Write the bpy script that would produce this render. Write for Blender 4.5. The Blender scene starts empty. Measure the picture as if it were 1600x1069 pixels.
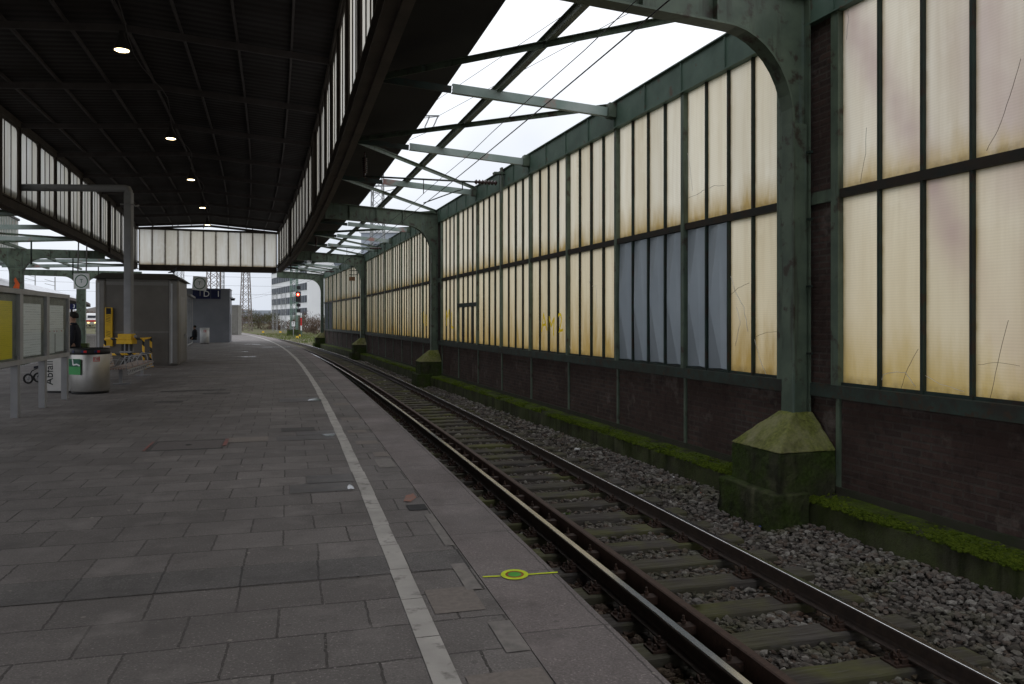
import bpy, bmesh, math, random
import numpy as np
from mathutils import Vector, Matrix

random.seed(7); RNG = np.random.default_rng(7)
C = bpy.context.scene.collection
R = math.radians

# ------------------------------------------------------------------ camera
H = 1.7
cam_d = bpy.data.cameras.new('camera'); cam = bpy.data.objects.new('camera', cam_d); C.objects.link(cam)
cam.location = (0, 0, H); cam.rotation_euler = (R(90), 0, 0)
cam_d.sensor_width = 36; cam_d.lens = 36*1240/1600
cam_d.shift_y = -34.5/1600
cam_d.clip_start = .05; cam_d.clip_end = 4000
S = bpy.context.scene
S.camera = cam
S.render.resolution_x = 1024; S.render.resolution_y = 684
# ------------------------------------------------------------------ world, sun, exposure
W = bpy.data.worlds.new('World'); S.world = W; W.use_nodes = True
nt = W.node_tree; nt.nodes.clear()
SUN_EL, SUN_AZ = 48, 60
out = nt.nodes.new('ShaderNodeOutputWorld'); bg = nt.nodes.new('ShaderNodeBackground')
sky = nt.nodes.new('ShaderNodeTexSky'); sky.sky_type = 'NISHITA'; sky.sun_disc = False
sky.sun_elevation = R(SUN_EL); sky.sun_rotation = R(SUN_AZ); sky.dust_density = 4
tc = nt.nodes.new('ShaderNodeTexCoord'); nz = nt.nodes.new('ShaderNodeTexNoise')
nz.inputs['Scale'].default_value = 2.2; nz.inputs['Detail'].default_value = 4
nt.links.new(tc.outputs['Generated'], nz.inputs['Vector'])
rp = nt.nodes.new('ShaderNodeValToRGB')
rp.color_ramp.elements[0].position = .3; rp.color_ramp.elements[0].color = (9.0, 9.3, 9.8, 1)
rp.color_ramp.elements[1].position = .7; rp.color_ramp.elements[1].color = (14.0, 14.2, 14.5, 1)
nt.links.new(nz.outputs['Fac'], rp.inputs['Fac'])
mx = nt.nodes.new('ShaderNodeMix'); mx.data_type = 'RGBA'; mx.inputs['Factor'].default_value = .9
nt.links.new(sky.outputs[0], mx.inputs['A']); nt.links.new(rp.outputs[0], mx.inputs['B'])
sxyz = nt.nodes.new('ShaderNodeSeparateXYZ'); nt.links.new(tc.outputs['Generated'], sxyz.inputs[0])
el = nt.nodes.new('ShaderNodeValToRGB'); el.color_ramp.elements[0].position = 0; el.color_ramp.elements[0].color = (.66, .69, .74, 1)
el.color_ramp.elements[1].position = .34; el.color_ramp.elements[1].color = (1, 1, 1, 1)
nt.links.new(sxyz.outputs['Z'], el.inputs['Fac'])
mu = nt.nodes.new('ShaderNodeMix'); mu.data_type = 'RGBA'; mu.blend_type = 'MULTIPLY'; mu.inputs['Factor'].default_value = 1
nt.links.new(mx.outputs['Result'], mu.inputs['A']); nt.links.new(el.outputs[0], mu.inputs['B'])
nt.links.new(mu.outputs['Result'], bg.inputs['Color']); bg.inputs['Strength'].default_value = .1
nt.links.new(bg.outputs[0], out.inputs[0])
sl = bpy.data.lights.new('sun', 'SUN'); so = bpy.data.objects.new('sun', sl); C.objects.link(so)
sl.energy = .6; sl.angle = R(30); sl.color = (1, .97, .93)
so.rotation_euler = (R(90-SUN_EL), 0, R(180-SUN_AZ)); so.location = (40, 20, 60)
S.view_settings.view_transform = 'Standard'; S.view_settings.look = 'None'
S.view_settings.exposure = .18; S.view_settings.gamma = 1
S.cycles.use_denoising = True
S.cycles.max_bounces = 10; S.cycles.diffuse_bounces = 5; S.cycles.transmission_bounces = 6
S.cycles.transparent_max_bounces = 8

# ------------------------------------------------------------------ tagging and building helpers
def tag(o, label=None, cat=None, group=None, kind=None):
    if label: o['label'] = label
    if cat: o['category'] = cat
    if group: o['group'] = group
    if kind: o['kind'] = kind
    return o
def thing(name, label, cat, loc=(0, 0, 0), group=None, rz=0):
    o = bpy.data.objects.new(name, None); C.objects.link(o); o.location = loc; o.rotation_euler = (0, 0, rz)
    o.empty_display_size = .2
    return tag(o, label, cat, group)
def root_loc(o):
    while o.parent: o = o.parent
    return Vector(o.location)
def V(*a): return Vector(a)

class MB:
    """collects faces with per-face material index and metre-scaled uv"""
    def __init__(s): s.v = []; s.f = []; s.uv = []; s.mi = []; s.sm = []
    def face(s, pts, uv=None, mi=0, smooth=False):
        i0 = len(s.v); s.v += [tuple(p) for p in pts]; s.f.append(tuple(range(i0, i0+len(pts))))
        if uv is None:
            p = [Vector(q) for q in pts]
            n = (p[1]-p[0]).cross(p[-1]-p[0])
            if n.length < 1e-12 and len(p) > 3: n = (p[2]-p[1]).cross(p[3]-p[1])
            n = n.normalized() if n.length else V(0, 0, 1)
            a = V(0, 0, 1).cross(n)
            a = a.normalized() if a.length > .2 else V(1, 0, 0)
            b = n.cross(a)
            uv = [(q.dot(a), q.dot(b)) for q in p]
        s.uv.append(list(uv)); s.mi.append(mi); s.sm.append(smooth)
    def mesh(s, verts, faces, mi=0, smooth=False):
        """shared-vertex mesh piece"""
        i0 = len(s.v); s.v += [tuple(p) for p in verts]
        for f in faces:
            s.f.append(tuple(i0+i for i in f)); s.mi.append(mi); s.sm.append(smooth)
            p = [Vector(verts[i]) for i in f]
            n = (p[1]-p[0]).cross(p[-1]-p[0]); n = n.normalized() if n.length > 1e-12 else V(0, 0, 1)
            a = V(0, 0, 1).cross(n); a = a.normalized() if a.length > .2 else V(1, 0, 0); b = n.cross(a)
            s.uv.append([(q.dot(a), q.dot(b)) for q in p])
    def hexa(s, c, mi=0):
        """8 corners: bottom 4 ccw, top 4 ccw"""
        s.mesh(c, [(3, 2, 1, 0), (4, 5, 6, 7), (0, 1, 5, 4), (1, 2, 6, 5), (2, 3, 7, 6), (3, 0, 4, 7)], mi)
    def box(s, c, size, u=(1, 0, 0), v=(0, 1, 0), mi=0):
        u = Vector(u).normalized(); v = Vector(v).normalized(); w = u.cross(v).normalized(); c = Vector(c)
        a, b, d = size[0]/2, size[1]/2, size[2]/2
        s.hexa([c-u*a-v*b-w*d, c+u*a-v*b-w*d, c+u*a+v*b-w*d, c-u*a+v*b-w*d,
                c-u*a-v*b+w*d, c+u*a-v*b+w*d, c+u*a+v*b+w*d, c-u*a+v*b+w*d], mi)
    def beam(s, p, q, w, h, mi=0, up=(0, 0, 1)):
        p = Vector(p); q = Vector(q); d = (q-p); L = d.length; d.normalize()
        side = d.cross(Vector(up))
        side = side.normalized() if side.length > 1e-4 else V(1, 0, 0)
        s.box((p+q)/2, (L, w, h), d, -side if False else side.cross(d).cross(d)*-1 if False else side, mi)
    def tube(s, pts, r, n=8, mi=0, cap=True, smooth=True):
        pts = [Vector(p) for p in pts]; rs = r if isinstance(r, (list, tuple)) else [r]*len(pts)
        vs = []; fs = []; prev = None
        for i, p in enumerate(pts):
            t = (pts[min(i+1, len(pts)-1)]-pts[max(i-1, 0)]).normalized()
            if prev is None:
                a = t.orthogonal().normalized()
            else:
                a = prev-t*prev.dot(t); a = a.normalized() if a.length > 1e-6 else t.orthogonal().normalized()
            prev = a; b = t.cross(a)
            for k in range(n):
                ang = 2*math.pi*k/n; vs.append(p+(a*math.cos(ang)+b*math.sin(ang))*rs[i])
        for i in range(len(pts)-1):
            for k in range(n):
                k2 = (k+1) % n; fs.append((i*n+k, i*n+k2, (i+1)*n+k2, (i+1)*n+k))
        if cap:
            fs.append(tuple(range(n))[::-1]); fs.append(tuple(range((len(pts)-1)*n, len(pts)*n)))
        s.mesh(vs, fs, mi, smooth)
    def lathe(s, c, prof, n=16, axis=(0, 0, 1), mi=0, smooth=True):
        w = Vector(axis).normalized(); u = w.orthogonal().normalized(); v = w.cross(u); c = Vector(c)
        vs = []; fs = []
        for (r, z) in prof:
            for k in range(n):
                a = 2*math.pi*k/n; vs.append(c+w*z+(u*math.cos(a)+v*math.sin(a))*r)
        for i in range(len(prof)-1):
            for k in range(n):
                k2 = (k+1) % n; fs.append((i*n+k, i*n+k2, (i+1)*n+k2, (i+1)*n+k))
        fs.append(tuple(range(n))[::-1]); fs.append(tuple(range((len(prof)-1)*n, len(prof)*n)))
        s.mesh(vs, fs, mi, smooth)
    def prism(s, poly, d, mi=0):
        """poly: list of 3D points (planar), extruded by vector d"""
        n = len(poly); d = Vector(d); a = [Vector(p) for p in poly]; b = [p+d for p in a]
        s.mesh(a+b, [tuple(range(n))[::-1], tuple(range(n, 2*n))] + [(i, (i+1) % n, n+(i+1) % n, n+i) for i in range(n)], mi)
    def build(s, name, mats, parent=None, loc=None, bevel=0, **kw):
        base = root_loc(parent) if parent else (Vector(loc) if loc else V(0, 0, 0))
        me = bpy.data.meshes.new(name)
        me.from_pydata([(p[0]-base[0], p[1]-base[1], p[2]-base[2]) for p in s.v], [], s.f)
        uvl = me.uv_layers.new(name='UVMap')
        flat = [c for f in s.uv for q in f for c in q]
        uvl.data.foreach_set('uv', flat)
        me.polygons.foreach_set('material_index', s.mi); me.polygons.foreach_set('use_smooth', s.sm)
        for m in (mats if isinstance(mats, (list, tuple)) else [mats]): me.materials.append(m)
        bm = bmesh.new(); bm.from_mesh(me); bmesh.ops.recalc_face_normals(bm, faces=bm.faces[:]); bm.to_mesh(me); bm.free()
        o = bpy.data.objects.new(name, me); C.objects.link(o)
        if parent: o.parent = parent
        else: o.location = base
        if bevel:
            b = o.modifiers.new('bevel', 'BEVEL'); b.width = bevel; b.segments = 2; b.limit_method = 'ANGLE'
        if any(s.sm):
            pass
        return tag(o, **kw) if kw else o

def text_mesh(txt, size, origin, ux, uy, depth=.004):
    """returns (verts, faces) of letters in the plane ux, uy"""
    cu = bpy.data.curves.new('letters', 'FONT'); cu.body = txt; cu.size = size; cu.extrude = depth/2
    cu.align_x = 'CENTER'; cu.align_y = 'CENTER'
    o = bpy.data.objects.new('letters', cu); C.objects.link(o)
    dg = bpy.context.evaluated_depsgraph_get(); dg.update()
    me = bpy.data.meshes.new_from_object(o.evaluated_get(dg))
    ux = Vector(ux).normalized(); uy = Vector(uy).normalized(); uz = ux.cross(uy); origin = Vector(origin)
    vs = [origin+ux*v.co.x+uy*v.co.y+uz*v.co.z for v in me.vertices]
    fs = [tuple(p.vertices) for p in me.polygons]
    bpy.data.objects.remove(o); bpy.data.curves.remove(cu); bpy.data.meshes.remove(me)
    return vs, fs

# ------------------------------------------------------------------ materials
def newmat(name):
    m = bpy.data.materials.new(name); m.use_nodes = True; n = m.node_tree.nodes; n.clear()
    o = n.new('ShaderNodeOutputMaterial'); p = n.new('ShaderNodeBsdfPrincipled')
    m.node_tree.links.new(p.outputs[0], o.inputs[0]); return m, m.node_tree, p, o
def rgba(c): return (c[0], c[1], c[2], 1)
def node(t, ty, **kw):
    n = t.nodes.new(ty)
    for k, v in kw.items():
        if k in n.inputs: n.inputs[k].default_value = v
        else: setattr(n, k, v)
    return n
def noise_fac(t, scale, lo=.35, hi=.65, detail=4, vec=None, rough=.6):
    if vec is None:
        g = node(t, 'ShaderNodeNewGeometry'); vec = g.outputs['Position']
    nn = node(t, 'ShaderNodeTexNoise', Scale=scale, Detail=detail, Roughness=rough); t.links.new(vec, nn.inputs['Vector'])
    mr = node(t, 'ShaderNodeMapRange'); mr.inputs['From Min'].default_value = lo; mr.inputs['From Max'].default_value = hi
    t.links.new(nn.outputs['Fac'], mr.inputs['Value']); return mr.outputs[0]
def mixc(t, fac, a, b, mode='MIX'):
    m = node(t, 'ShaderNodeMix', data_type='RGBA', blend_type=mode)
    for sock, x in (('Factor', fac), ('A', a), ('B', b)):
        if isinstance(x, (int, float)): m.inputs[sock].default_value = x
        elif isinstance(x, tuple): m.inputs[sock].default_value = rgba(x)
        else: t.links.new(x, m.inputs[sock])
    return m.outputs['Result']
def math_n(t, op, a, b=None):
    m = node(t, 'ShaderNodeMath', operation=op)
    for i, x in enumerate((a, b)):
        if x is None: continue
        if isinstance(x, (int, float)): m.inputs[i].default_value = x
        else: t.links.new(x, m.inputs[i])
    return m.outputs[0]
def bump(t, p, h, strength=.3, dist=.01):
    b = node(t, 'ShaderNodeBump'); b.inputs['Strength'].default_value = strength; b.inputs['Distance'].default_value = dist
    t.links.new(h, b.inputs['Height']); t.links.new(b.outputs[0], p.inputs['Normal'])
def M(name, col, col2=None, rough=.7, metal=0, scale=4, lo=.35, hi=.65, col3=None, scale3=12, lo3=.55, hi3=.65, bstr=.15, bscale=60, spec=.3, bdist=.005):
    m, t, p, o = newmat(name)
    col2 = col2 or tuple(x*.7 for x in col)
    c = mixc(t, noise_fac(t, scale, lo, hi), col, col2)
    if col3: c = mixc(t, noise_fac(t, scale3, lo3, hi3), c, col3)
    t.links.new(c, p.inputs['Base Color']); p.inputs['Roughness'].default_value = rough; p.inputs['Metallic'].default_value = metal
    p.inputs['Specular IOR Level'].default_value = spec
    if bstr:
        bump(t, p, noise_fac(t, bscale, .2, .8), bstr, bdist)
    return m
def emis(name, col, st):
    m, t, p, o = newmat(name); e = node(t, 'ShaderNodeEmission'); e.inputs[0].default_value = rgba(col); e.inputs[1].default_value = st
    t.links.new(e.outputs[0], o.inputs[0]); return m

def streaks(m, col, amt=.45, zs=.06, sc=6, lo=.58, hi=.74):
    t = m.node_tree; p = next(n for n in t.nodes if n.type == 'BSDF_PRINCIPLED'); l = p.inputs['Base Color'].links[0]; src = l.from_socket
    g = node(t, 'ShaderNodeNewGeometry'); v = node(t, 'ShaderNodeVectorMath', operation='MULTIPLY'); v.inputs[1].default_value = (1, 1, zs); t.links.new(g.outputs['Position'], v.inputs[0])
    t.links.new(mixc(t, math_n(t, 'MULTIPLY', noise_fac(t, sc, lo, hi, 5, v.outputs[0]), amt), src, col), p.inputs['Base Color']); return m
GREEN = M('green_paint', (.112, .148, .104), (.066, .092, .066), rough=.5, scale=2.2, col3=(.045, .034, .024), scale3=4.5, lo3=.56, hi3=.66, spec=.4)
GREEN_PALE = M('pale_green_paint', (.36, .41, .39), (.22, .29, .26), rough=.6, scale=1.3, col3=(.36, .20, .18), scale3=1.1, lo3=.6, hi3=.68)
streaks(GREEN, (.17, .24, .23)); streaks(GREEN, (.03, .028, .02), .7, .1, 8, .56, .7)
HEADG = M('weathered_green_girder', (.105, .165, .13), (.065, .11, .085), rough=.6, scale=1.8, col3=(.10, .075, .055), scale3=5, lo3=.6, hi3=.7)
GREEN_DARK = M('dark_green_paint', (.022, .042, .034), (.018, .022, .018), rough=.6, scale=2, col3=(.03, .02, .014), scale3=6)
RAILBAR = M('rusty_bar', (.018, .02, .017), (.035, .022, .014), rough=.75, scale=5)
CANOPY_STEEL = M('canopy_steel', (.072, .056, .047), (.046, .037, .032), rough=.75, scale=2)
CEIL_STEEL = M('ceiling_steel', (.065, .055, .055), (.045, .038, .038), rough=.8, scale=2)
ROOFTOP = M('roof_felt', (.06, .06, .06), rough=.9)
SOFFIT = M('soffit_boards', (.012, .011, .012), (.018, .016, .016), rough=.85, scale=1)
RUST = M('rail_rust', (.06, .035, .026), (.035, .022, .017), rough=.7, scale=9, col3=(.085, .045, .03), scale3=30, metal=0)
RUSTDARK = M('rail_rust_dark', (.055, .037, .029), (.034, .024, .020), rough=.65, scale=14)
GUARD = M('guard_rust', (.085, .05, .038), (.055, .033, .026), rough=.65, scale=14, col3=(.10, .06, .045), scale3=50)
POLISHED = M('polished_steel', (.82, .82, .83), (.74, .74, .75), rough=.2, metal=1, scale=20, bstr=.02)
GREY_PAINT = M('grey_paint', (.27, .27, .28), (.22, .22, .23), rough=.5, scale=2, bstr=.03)
SILVER = M('silver_aluminium', (.42, .42, .43), (.34, .34, .35), rough=.45, metal=.35, scale=3, bstr=.02)
STEEL_SATIN = M('satin_steel', (.37, .355, .34), (.31, .30, .285), rough=.36, metal=.85, scale=3, bstr=.03)
YELLOW = M('yellow_paint', (.75, .46, .02), (.62, .36, .02), rough=.5, scale=5, bstr=.03)
BLACK = M('black_plastic', (.012, .012, .013), rough=.5, bstr=.03)
RUBBER = M('black_rubber', (.016, .016, .017), rough=.8)
WHITE = M('white_paint', (.75, .75, .76), (.66, .66, .67), rough=.5, scale=2, bstr=.02)
SIGNWHITE = M('sign_white', (.84, .85, .85), (.78, .79, .79), rough=.5, scale=3, bstr=0)
SIGNGREEN = M('sign_green', (.015, .14, .05), rough=.5, bstr=0)
BLUE = M('sign_blue', (.012, .018, .085), rough=.4, bstr=0)
RED = M('sign_red', (.6, .015, .02), rough=.4, bstr=0)
ORANGE = M('spray_orange', (.75, .13, .03), rough=.7, bstr=0)
SKIN = M('skin', (.42, .25, .18), rough=.55, bstr=0)
HAIR = M('dark_hair', (.015, .012, .01), rough=.7)
COAT = M('navy_coat', (.012, .013, .02), (.018, .018, .026), rough=.85, scale=8)
TROUSERS = M('dark_trousers', (.02, .02, .024), rough=.85)
PORCELAIN = M('brown_porcelain', (.05, .03, .028), rough=.25, bstr=0)
CONC_GREY = M('grey_concrete', (.22, .225, .24), (.17, .175, .19), rough=.85, scale=1.5, bstr=.1)
CEMENT_BOX = M('render_blue_grey', (.26, .275, .315), (.22, .235, .27), rough=.85, scale=.8, bstr=.06)

def concrete_moss(name, base, base2, moss, up=True, lo=.42, hi=.6, sc=2.2):
    m, t, p, o = newmat(name)
    c = mixc(t, noise_fac(t, 3.2, .35, .65), base, base2)
    f = noise_fac(t, sc, lo, hi, 6)
    if up:
        g = node(t, 'ShaderNodeNewGeometry'); sx = node(t, 'ShaderNodeSeparateXYZ'); t.links.new(g.outputs['True Normal'], sx.inputs[0])
        u = node(t, 'ShaderNodeMapRange'); u.inputs['From Min'].default_value = .2; u.inputs['From Max'].default_value = .8
        u.inputs['To Min'].default_value = .22; u.inputs['To Max'].default_value = 1
        t.links.new(sx.outputs['Z'], u.inputs['Value']); f = math_n(t, 'MULTIPLY', f, u.outputs[0])
    gs = node(t, 'ShaderNodeNewGeometry'); stv = node(t, 'ShaderNodeVectorMath', operation='MULTIPLY'); stv.inputs[1].default_value = (1, 1, .16); t.links.new(gs.outputs['Position'], stv.inputs[0])
    c = mixc(t, math_n(t, 'MULTIPLY', noise_fac(t, 5, .48, .66, 5, stv.outputs[0]), .85), c, tuple(x*.3 for x in base2))
    c = mixc(t, math_n(t, 'MULTIPLY', noise_fac(t, 4.1, .6, .72, 5, stv.outputs[0]), .5), c, tuple(x*2.2 for x in base))
    mc = mixc(t, noise_fac(t, 25, .3, .7), moss, tuple(x*.35 for x in moss))
    c = mixc(t, f, c, mc)
    t.links.new(c, p.inputs['Base Color']); p.inputs['Roughness'].default_value = .95; p.inputs['Specular IOR Level'].default_value = .15
    bump(t, p, noise_fac(t, 45, .2, .8, 6), .5, .015)
    return m
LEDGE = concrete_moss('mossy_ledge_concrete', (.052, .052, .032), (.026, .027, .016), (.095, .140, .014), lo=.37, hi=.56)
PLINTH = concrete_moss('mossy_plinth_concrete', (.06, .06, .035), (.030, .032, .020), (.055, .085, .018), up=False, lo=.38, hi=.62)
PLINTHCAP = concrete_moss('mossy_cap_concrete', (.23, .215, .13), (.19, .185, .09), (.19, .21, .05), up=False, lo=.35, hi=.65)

def brick_mat(name, c1, c2, mortar, bw=.25, bh=.077, msz=.011, bstr=.5):
    m, t, p, o = newmat(name)
    uv = node(t, 'ShaderNodeUVMap', uv_map='UVMap')
    b = node(t, 'ShaderNodeTexBrick'); b.inputs['Scale'].default_value = 1; b.inputs['Brick Width'].default_value = bw
    b.inputs['Row Height'].default_value = bh; b.inputs['Mortar Size'].default_value = msz; b.inputs['Mortar Smooth'].default_value = .3
    b.inputs['Color1'].default_value = rgba(c1); b.inputs['Color2'].default_value = rgba(c2); b.inputs['Mortar'].default_value = rgba(mortar)
    b.inputs['Bias'].default_value = -.1
    t.links.new(uv.outputs[0], b.inputs['Vector'])
    c = mixc(t, noise_fac(t, 1.1, .35, .7), b.outputs['Color'], tuple(x*.55 for x in c1))
    c = mixc(t, noise_fac(t, 2.1, .58, .78, 6), c, (.16, .135, .12))
    c = mixc(t, math_n(t, 'MULTIPLY', noise_fac(t, 9, .5, .7, 4), .5), c, tuple(x*.4 for x in c2))
    t.links.new(c, p.inputs['Base Color']); p.inputs['Roughness'].default_value = .9; p.inputs['Specular IOR Level'].default_value = .2
    h = math_n(t, 'ADD', math_n(t, 'MULTIPLY', b.outputs['Fac'], -1.0), math_n(t, 'MULTIPLY', noise_fac(t, 50, .2, .8), .5))
    bump(t, p, h, bstr, .008)
    return m
BRICK = brick_mat('sooty_brick', (.086, .054, .045), (.042, .032, .029), (.078, .066, .058), msz=.013, bstr=.9)

def glass_mat(name, tint, stain, stain_h=.45, tr=.82, ribs=True, pink=False, low=False):
    """wired, ribbed, sooty translucent pane: light comes through it, nothing is seen through"""
    m, t, p, o = newmat(name)
    uv = node(t, 'ShaderNodeUVMap', uv_map='UVMap'); sx = node(t, 'ShaderNodeSeparateXYZ'); t.links.new(uv.outputs[0], sx.inputs[0])
    g = node(t, 'ShaderNodeNewGeometry')
    sc = node(t, 'ShaderNodeVectorMath', operation='MULTIPLY'); sc.inputs[1].default_value = (1, 1, .25)
    t.links.new(g.outputs['Position'], sc.inputs[0])
    # pane to pane difference
    rnd = g.outputs['Random Per Island']
    cr = node(t, 'ShaderNodeMapRange'); cr.inputs['To Min'].default_value = .78; cr.inputs['To Max'].default_value = 1.0; t.links.new(rnd, cr.inputs['Value'])
    rn2 = math_n(t, 'FRACT', math_n(t, 'MULTIPLY', rnd, 17.31)); rn3 = math_n(t, 'FRACT', math_n(t, 'MULTIPLY', rnd, 41.77))
    base = mixc(t, math_n(t, 'MULTIPLY', rn2, .85), tint, tuple(a*b for a, b in zip(tint, (.93, .86, .72))))
    base = mixc(t, noise_fac(t, .9, .3, .75, 5, sc.outputs[0]), base, tuple(a*b for a, b in zip(tint, (.80, .745, .64))))
    st2 = node(t, 'ShaderNodeVectorMath', operation='MULTIPLY'); st2.inputs[1].default_value = (1, 1, .07); t.links.new(g.outputs['Position'], st2.inputs[0])
    base = mixc(t, math_n(t, 'MULTIPLY', noise_fac(t, 7, .45, .75, 5, st2.outputs[0]), .35), base, tuple(a*b for a, b in zip(tint, (.55, .46, .32))))
    base = mixc(t, math_n(t, 'MULTIPLY', noise_fac(t, 2.6, .55, .8, 6), .4), base, tuple(a*b for a, b in zip(tint, (1.03, 1.03, 1.02))))
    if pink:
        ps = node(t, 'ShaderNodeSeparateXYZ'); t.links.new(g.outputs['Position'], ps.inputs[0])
        def pink_reflection(y0, z0, k, w, amt, b):
            # a slanting pink reflection painted across neighbouring panes: distance from the line Y = y0 - k (z0 - Z)
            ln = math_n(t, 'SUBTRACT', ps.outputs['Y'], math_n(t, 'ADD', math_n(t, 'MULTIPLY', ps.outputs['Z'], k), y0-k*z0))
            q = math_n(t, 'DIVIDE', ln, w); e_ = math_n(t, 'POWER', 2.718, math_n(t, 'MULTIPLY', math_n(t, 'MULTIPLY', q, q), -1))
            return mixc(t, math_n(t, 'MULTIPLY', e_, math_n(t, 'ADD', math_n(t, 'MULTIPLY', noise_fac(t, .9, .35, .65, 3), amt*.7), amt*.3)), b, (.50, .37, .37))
        base = pink_reflection(9.0, 5.2, .50, .25, .9, base); base = pink_reflection(6.9, 2.9, .28, .45, .6, base)
    if low:
        lw = node(t, 'ShaderNodeMapRange'); lw.inputs['From Min'].default_value = 1.9; lw.inputs['From Max'].default_value = .1; t.links.new(sx.outputs['Y'], lw.inputs['Value'])
        base = mixc(t, math_n(t, 'MULTIPLY', lw.outputs[0], .65), base, (.70, .58, .355))
    # grime that has run down and gathered at the foot of each pane (v = metres above the foot)
    st = node(t, 'ShaderNodeMapRange'); st.inputs['From Min'].default_value = 1.0; st.inputs['From Max'].default_value = 0.0
    vv = math_n(t, 'ADD', sx.outputs['Y'], math_n(t, 'MULTIPLY', math_n(t, 'SUBTRACT', noise_fac(t, 5, .2, .8, 5, sc.outputs[0]), .5), stain_h*.9))
    vv = math_n(t, 'DIVIDE', vv, math_n(t, 'MULTIPLY', math_n(t, 'ADD', math_n(t, 'MULTIPLY', rn3, 1.2), .45), stain_h)); t.links.new(vv, st.inputs['Value'])
    f = math_n(t, 'POWER', st.outputs[0], 1.4)
    base = mixc(t, f, base, stain)
    # grime along the two edges (u = 0..1)
    e = math_n(t, 'ABSOLUTE', math_n(t, 'SUBTRACT', sx.outputs['X'], .5))
    em = node(t, 'ShaderNodeMapRange'); em.inputs['From Min'].default_value = .38; em.inputs['From Max'].default_value = .5; t.links.new(e, em.inputs['Value'])
    ef = math_n(t, 'MULTIPLY', math_n(t, 'POWER', em.outputs[0], 1.5), math_n(t, 'ADD', math_n(t, 'MULTIPLY', noise_fac(t, 4, .3, .7, 4), .6), .4))
    base = mixc(t, ef, base, tuple(x*.55 for x in stain))
    ft = node(t, 'ShaderNodeMapRange'); ft.inputs['From Min'].default_value = .10; ft.inputs['From Max'].default_value = .0; t.links.new(sx.outputs['Y'], ft.inputs['Value'])
    base = mixc(t, math_n(t, 'MULTIPLY', ft.outputs[0], math_n(t, 'MULTIPLY', noise_fac(t, 8, .3, .65, 4), .8)), base, tuple(x*.35 for x in stain))
    v3 = node(t, 'ShaderNodeCombineXYZ')
    for i in range(3): t.links.new(cr.outputs[0], v3.inputs[i])
    base = mixc(t, 1.0, base, v3.outputs[0], 'MULTIPLY')
    h = None
    if ribs:
        wv = node(t, 'ShaderNodeTexWave', wave_type='BANDS', bands_direction='Y'); wv.inputs['Scale'].default_value = 11
        wv.inputs['Distortion'].default_value = .0
        t.links.new(uv.outputs[0], wv.inputs['Vector'])
        base = mixc(t, math_n(t, 'MULTIPLY', wv.outputs['Fac'], .10), base, (.25, .22, .17))
        h = wv.outputs['Fac']
    # a few cracks
    vo = node(t, 'ShaderNodeTexVoronoi', feature='DISTANCE_TO_EDGE'); vo.inputs['Scale'].default_value = .55; nw = node(t, 'ShaderNodeTexNoise', Scale=2.2, Detail=3); t.links.new(g.outputs['Position'], nw.inputs['Vector']); vs_ = node(t, 'ShaderNodeVectorMath', operation='SCALE'); vs_.inputs['Scale'].default_value = .9; t.links.new(nw.outputs['Color'], vs_.inputs[0]); va_ = node(t, 'ShaderNodeVectorMath', operation='ADD'); t.links.new(vs_.outputs[0], va_.inputs[0]); t.links.new(g.outputs['Position'], va_.inputs[1]); t.links.new(va_.outputs[0], vo.inputs['Vector'])
    ck = math_n(t, 'LESS_THAN', vo.outputs['Distance'], .0016)
    ck = math_n(t, 'MULTIPLY', ck, math_n(t, 'GREATER_THAN', noise_fac(t, .7, .52, .6), .5))
    base = mixc(t, math_n(t, 'MULTIPLY', ck, .0), base, (.2, .17, .12))
    tl = node(t, 'ShaderNodeBsdfTranslucent'); df = node(t, 'ShaderNodeBsdfPrincipled'); df.inputs['Roughness'].default_value = .35
    t.links.new(base, tl.inputs['Color'])
    t.links.new(mixc(t, .35, base, (.2, .18, .14)), df.inputs['Base Color'])
    if h is not None:
        b = node(t, 'ShaderNodeBump'); b.inputs['Strength'].default_value = .3; b.inputs['Distance'].default_value = .004
        t.links.new(h, b.inputs['Height']); t.links.new(b.outputs[0], df.inputs['Normal'])
    ms = node(t, 'ShaderNodeMixShader'); ms.inputs[0].default_value = tr
    t.links.new(df.outputs[0], ms.inputs[1]); t.links.new(tl.outputs[0], ms.inputs[2]); t.links.new(ms.outputs[0], o.inputs[0])
    t.nodes.remove(p)
    return m
PANE_UP = glass_mat('sooty_pane_upper', (.93, .90, .80), (.46, .33, .13), .45)
PANE_LOW = glass_mat('sooty_pane_lower', (.86, .80, .645), (.44, .30, .095), 1.2, low=True)
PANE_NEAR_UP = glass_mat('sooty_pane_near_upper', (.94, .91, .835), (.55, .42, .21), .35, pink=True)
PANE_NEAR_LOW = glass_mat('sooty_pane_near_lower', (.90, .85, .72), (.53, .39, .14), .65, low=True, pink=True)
PANE_CANOPY = glass_mat('canopy_pane', (.92, .93, .92), (.45, .36, .24), .18, ribs=False)
CLEAR = None
def clear_glass():
    m, t, p, o = newmat('clear_glass'); tr = node(t, 'ShaderNodeBsdfTransparent'); tr.inputs[0].default_value = (.96, .98, .97, 1)
    gl = node(t, 'ShaderNodeBsdfGlossy'); gl.inputs['Roughness'].default_value = .04; ms = node(t, 'ShaderNodeMixShader'); ms.inputs[0].default_value = .05; t.links.new(tr.outputs[0], ms.inputs[1]); t.links.new(gl.outputs[0], ms.inputs[2])
    t.links.new(ms.outputs[0], o.inputs[0]); t.nodes.remove(p); return m
CLEAR = clear_glass()
BLUESHEET = M('blue_grey_sheet', (.38, .43, .475), (.33, .375, .42), rough=.36, scale=1.2, bstr=.03, metal=.25)
BLUESHEET2 = M('blue_grey_sheet_far', (.24, .26, .31), (.28, .29, .32), rough=.5, scale=2, bstr=.03)

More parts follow.
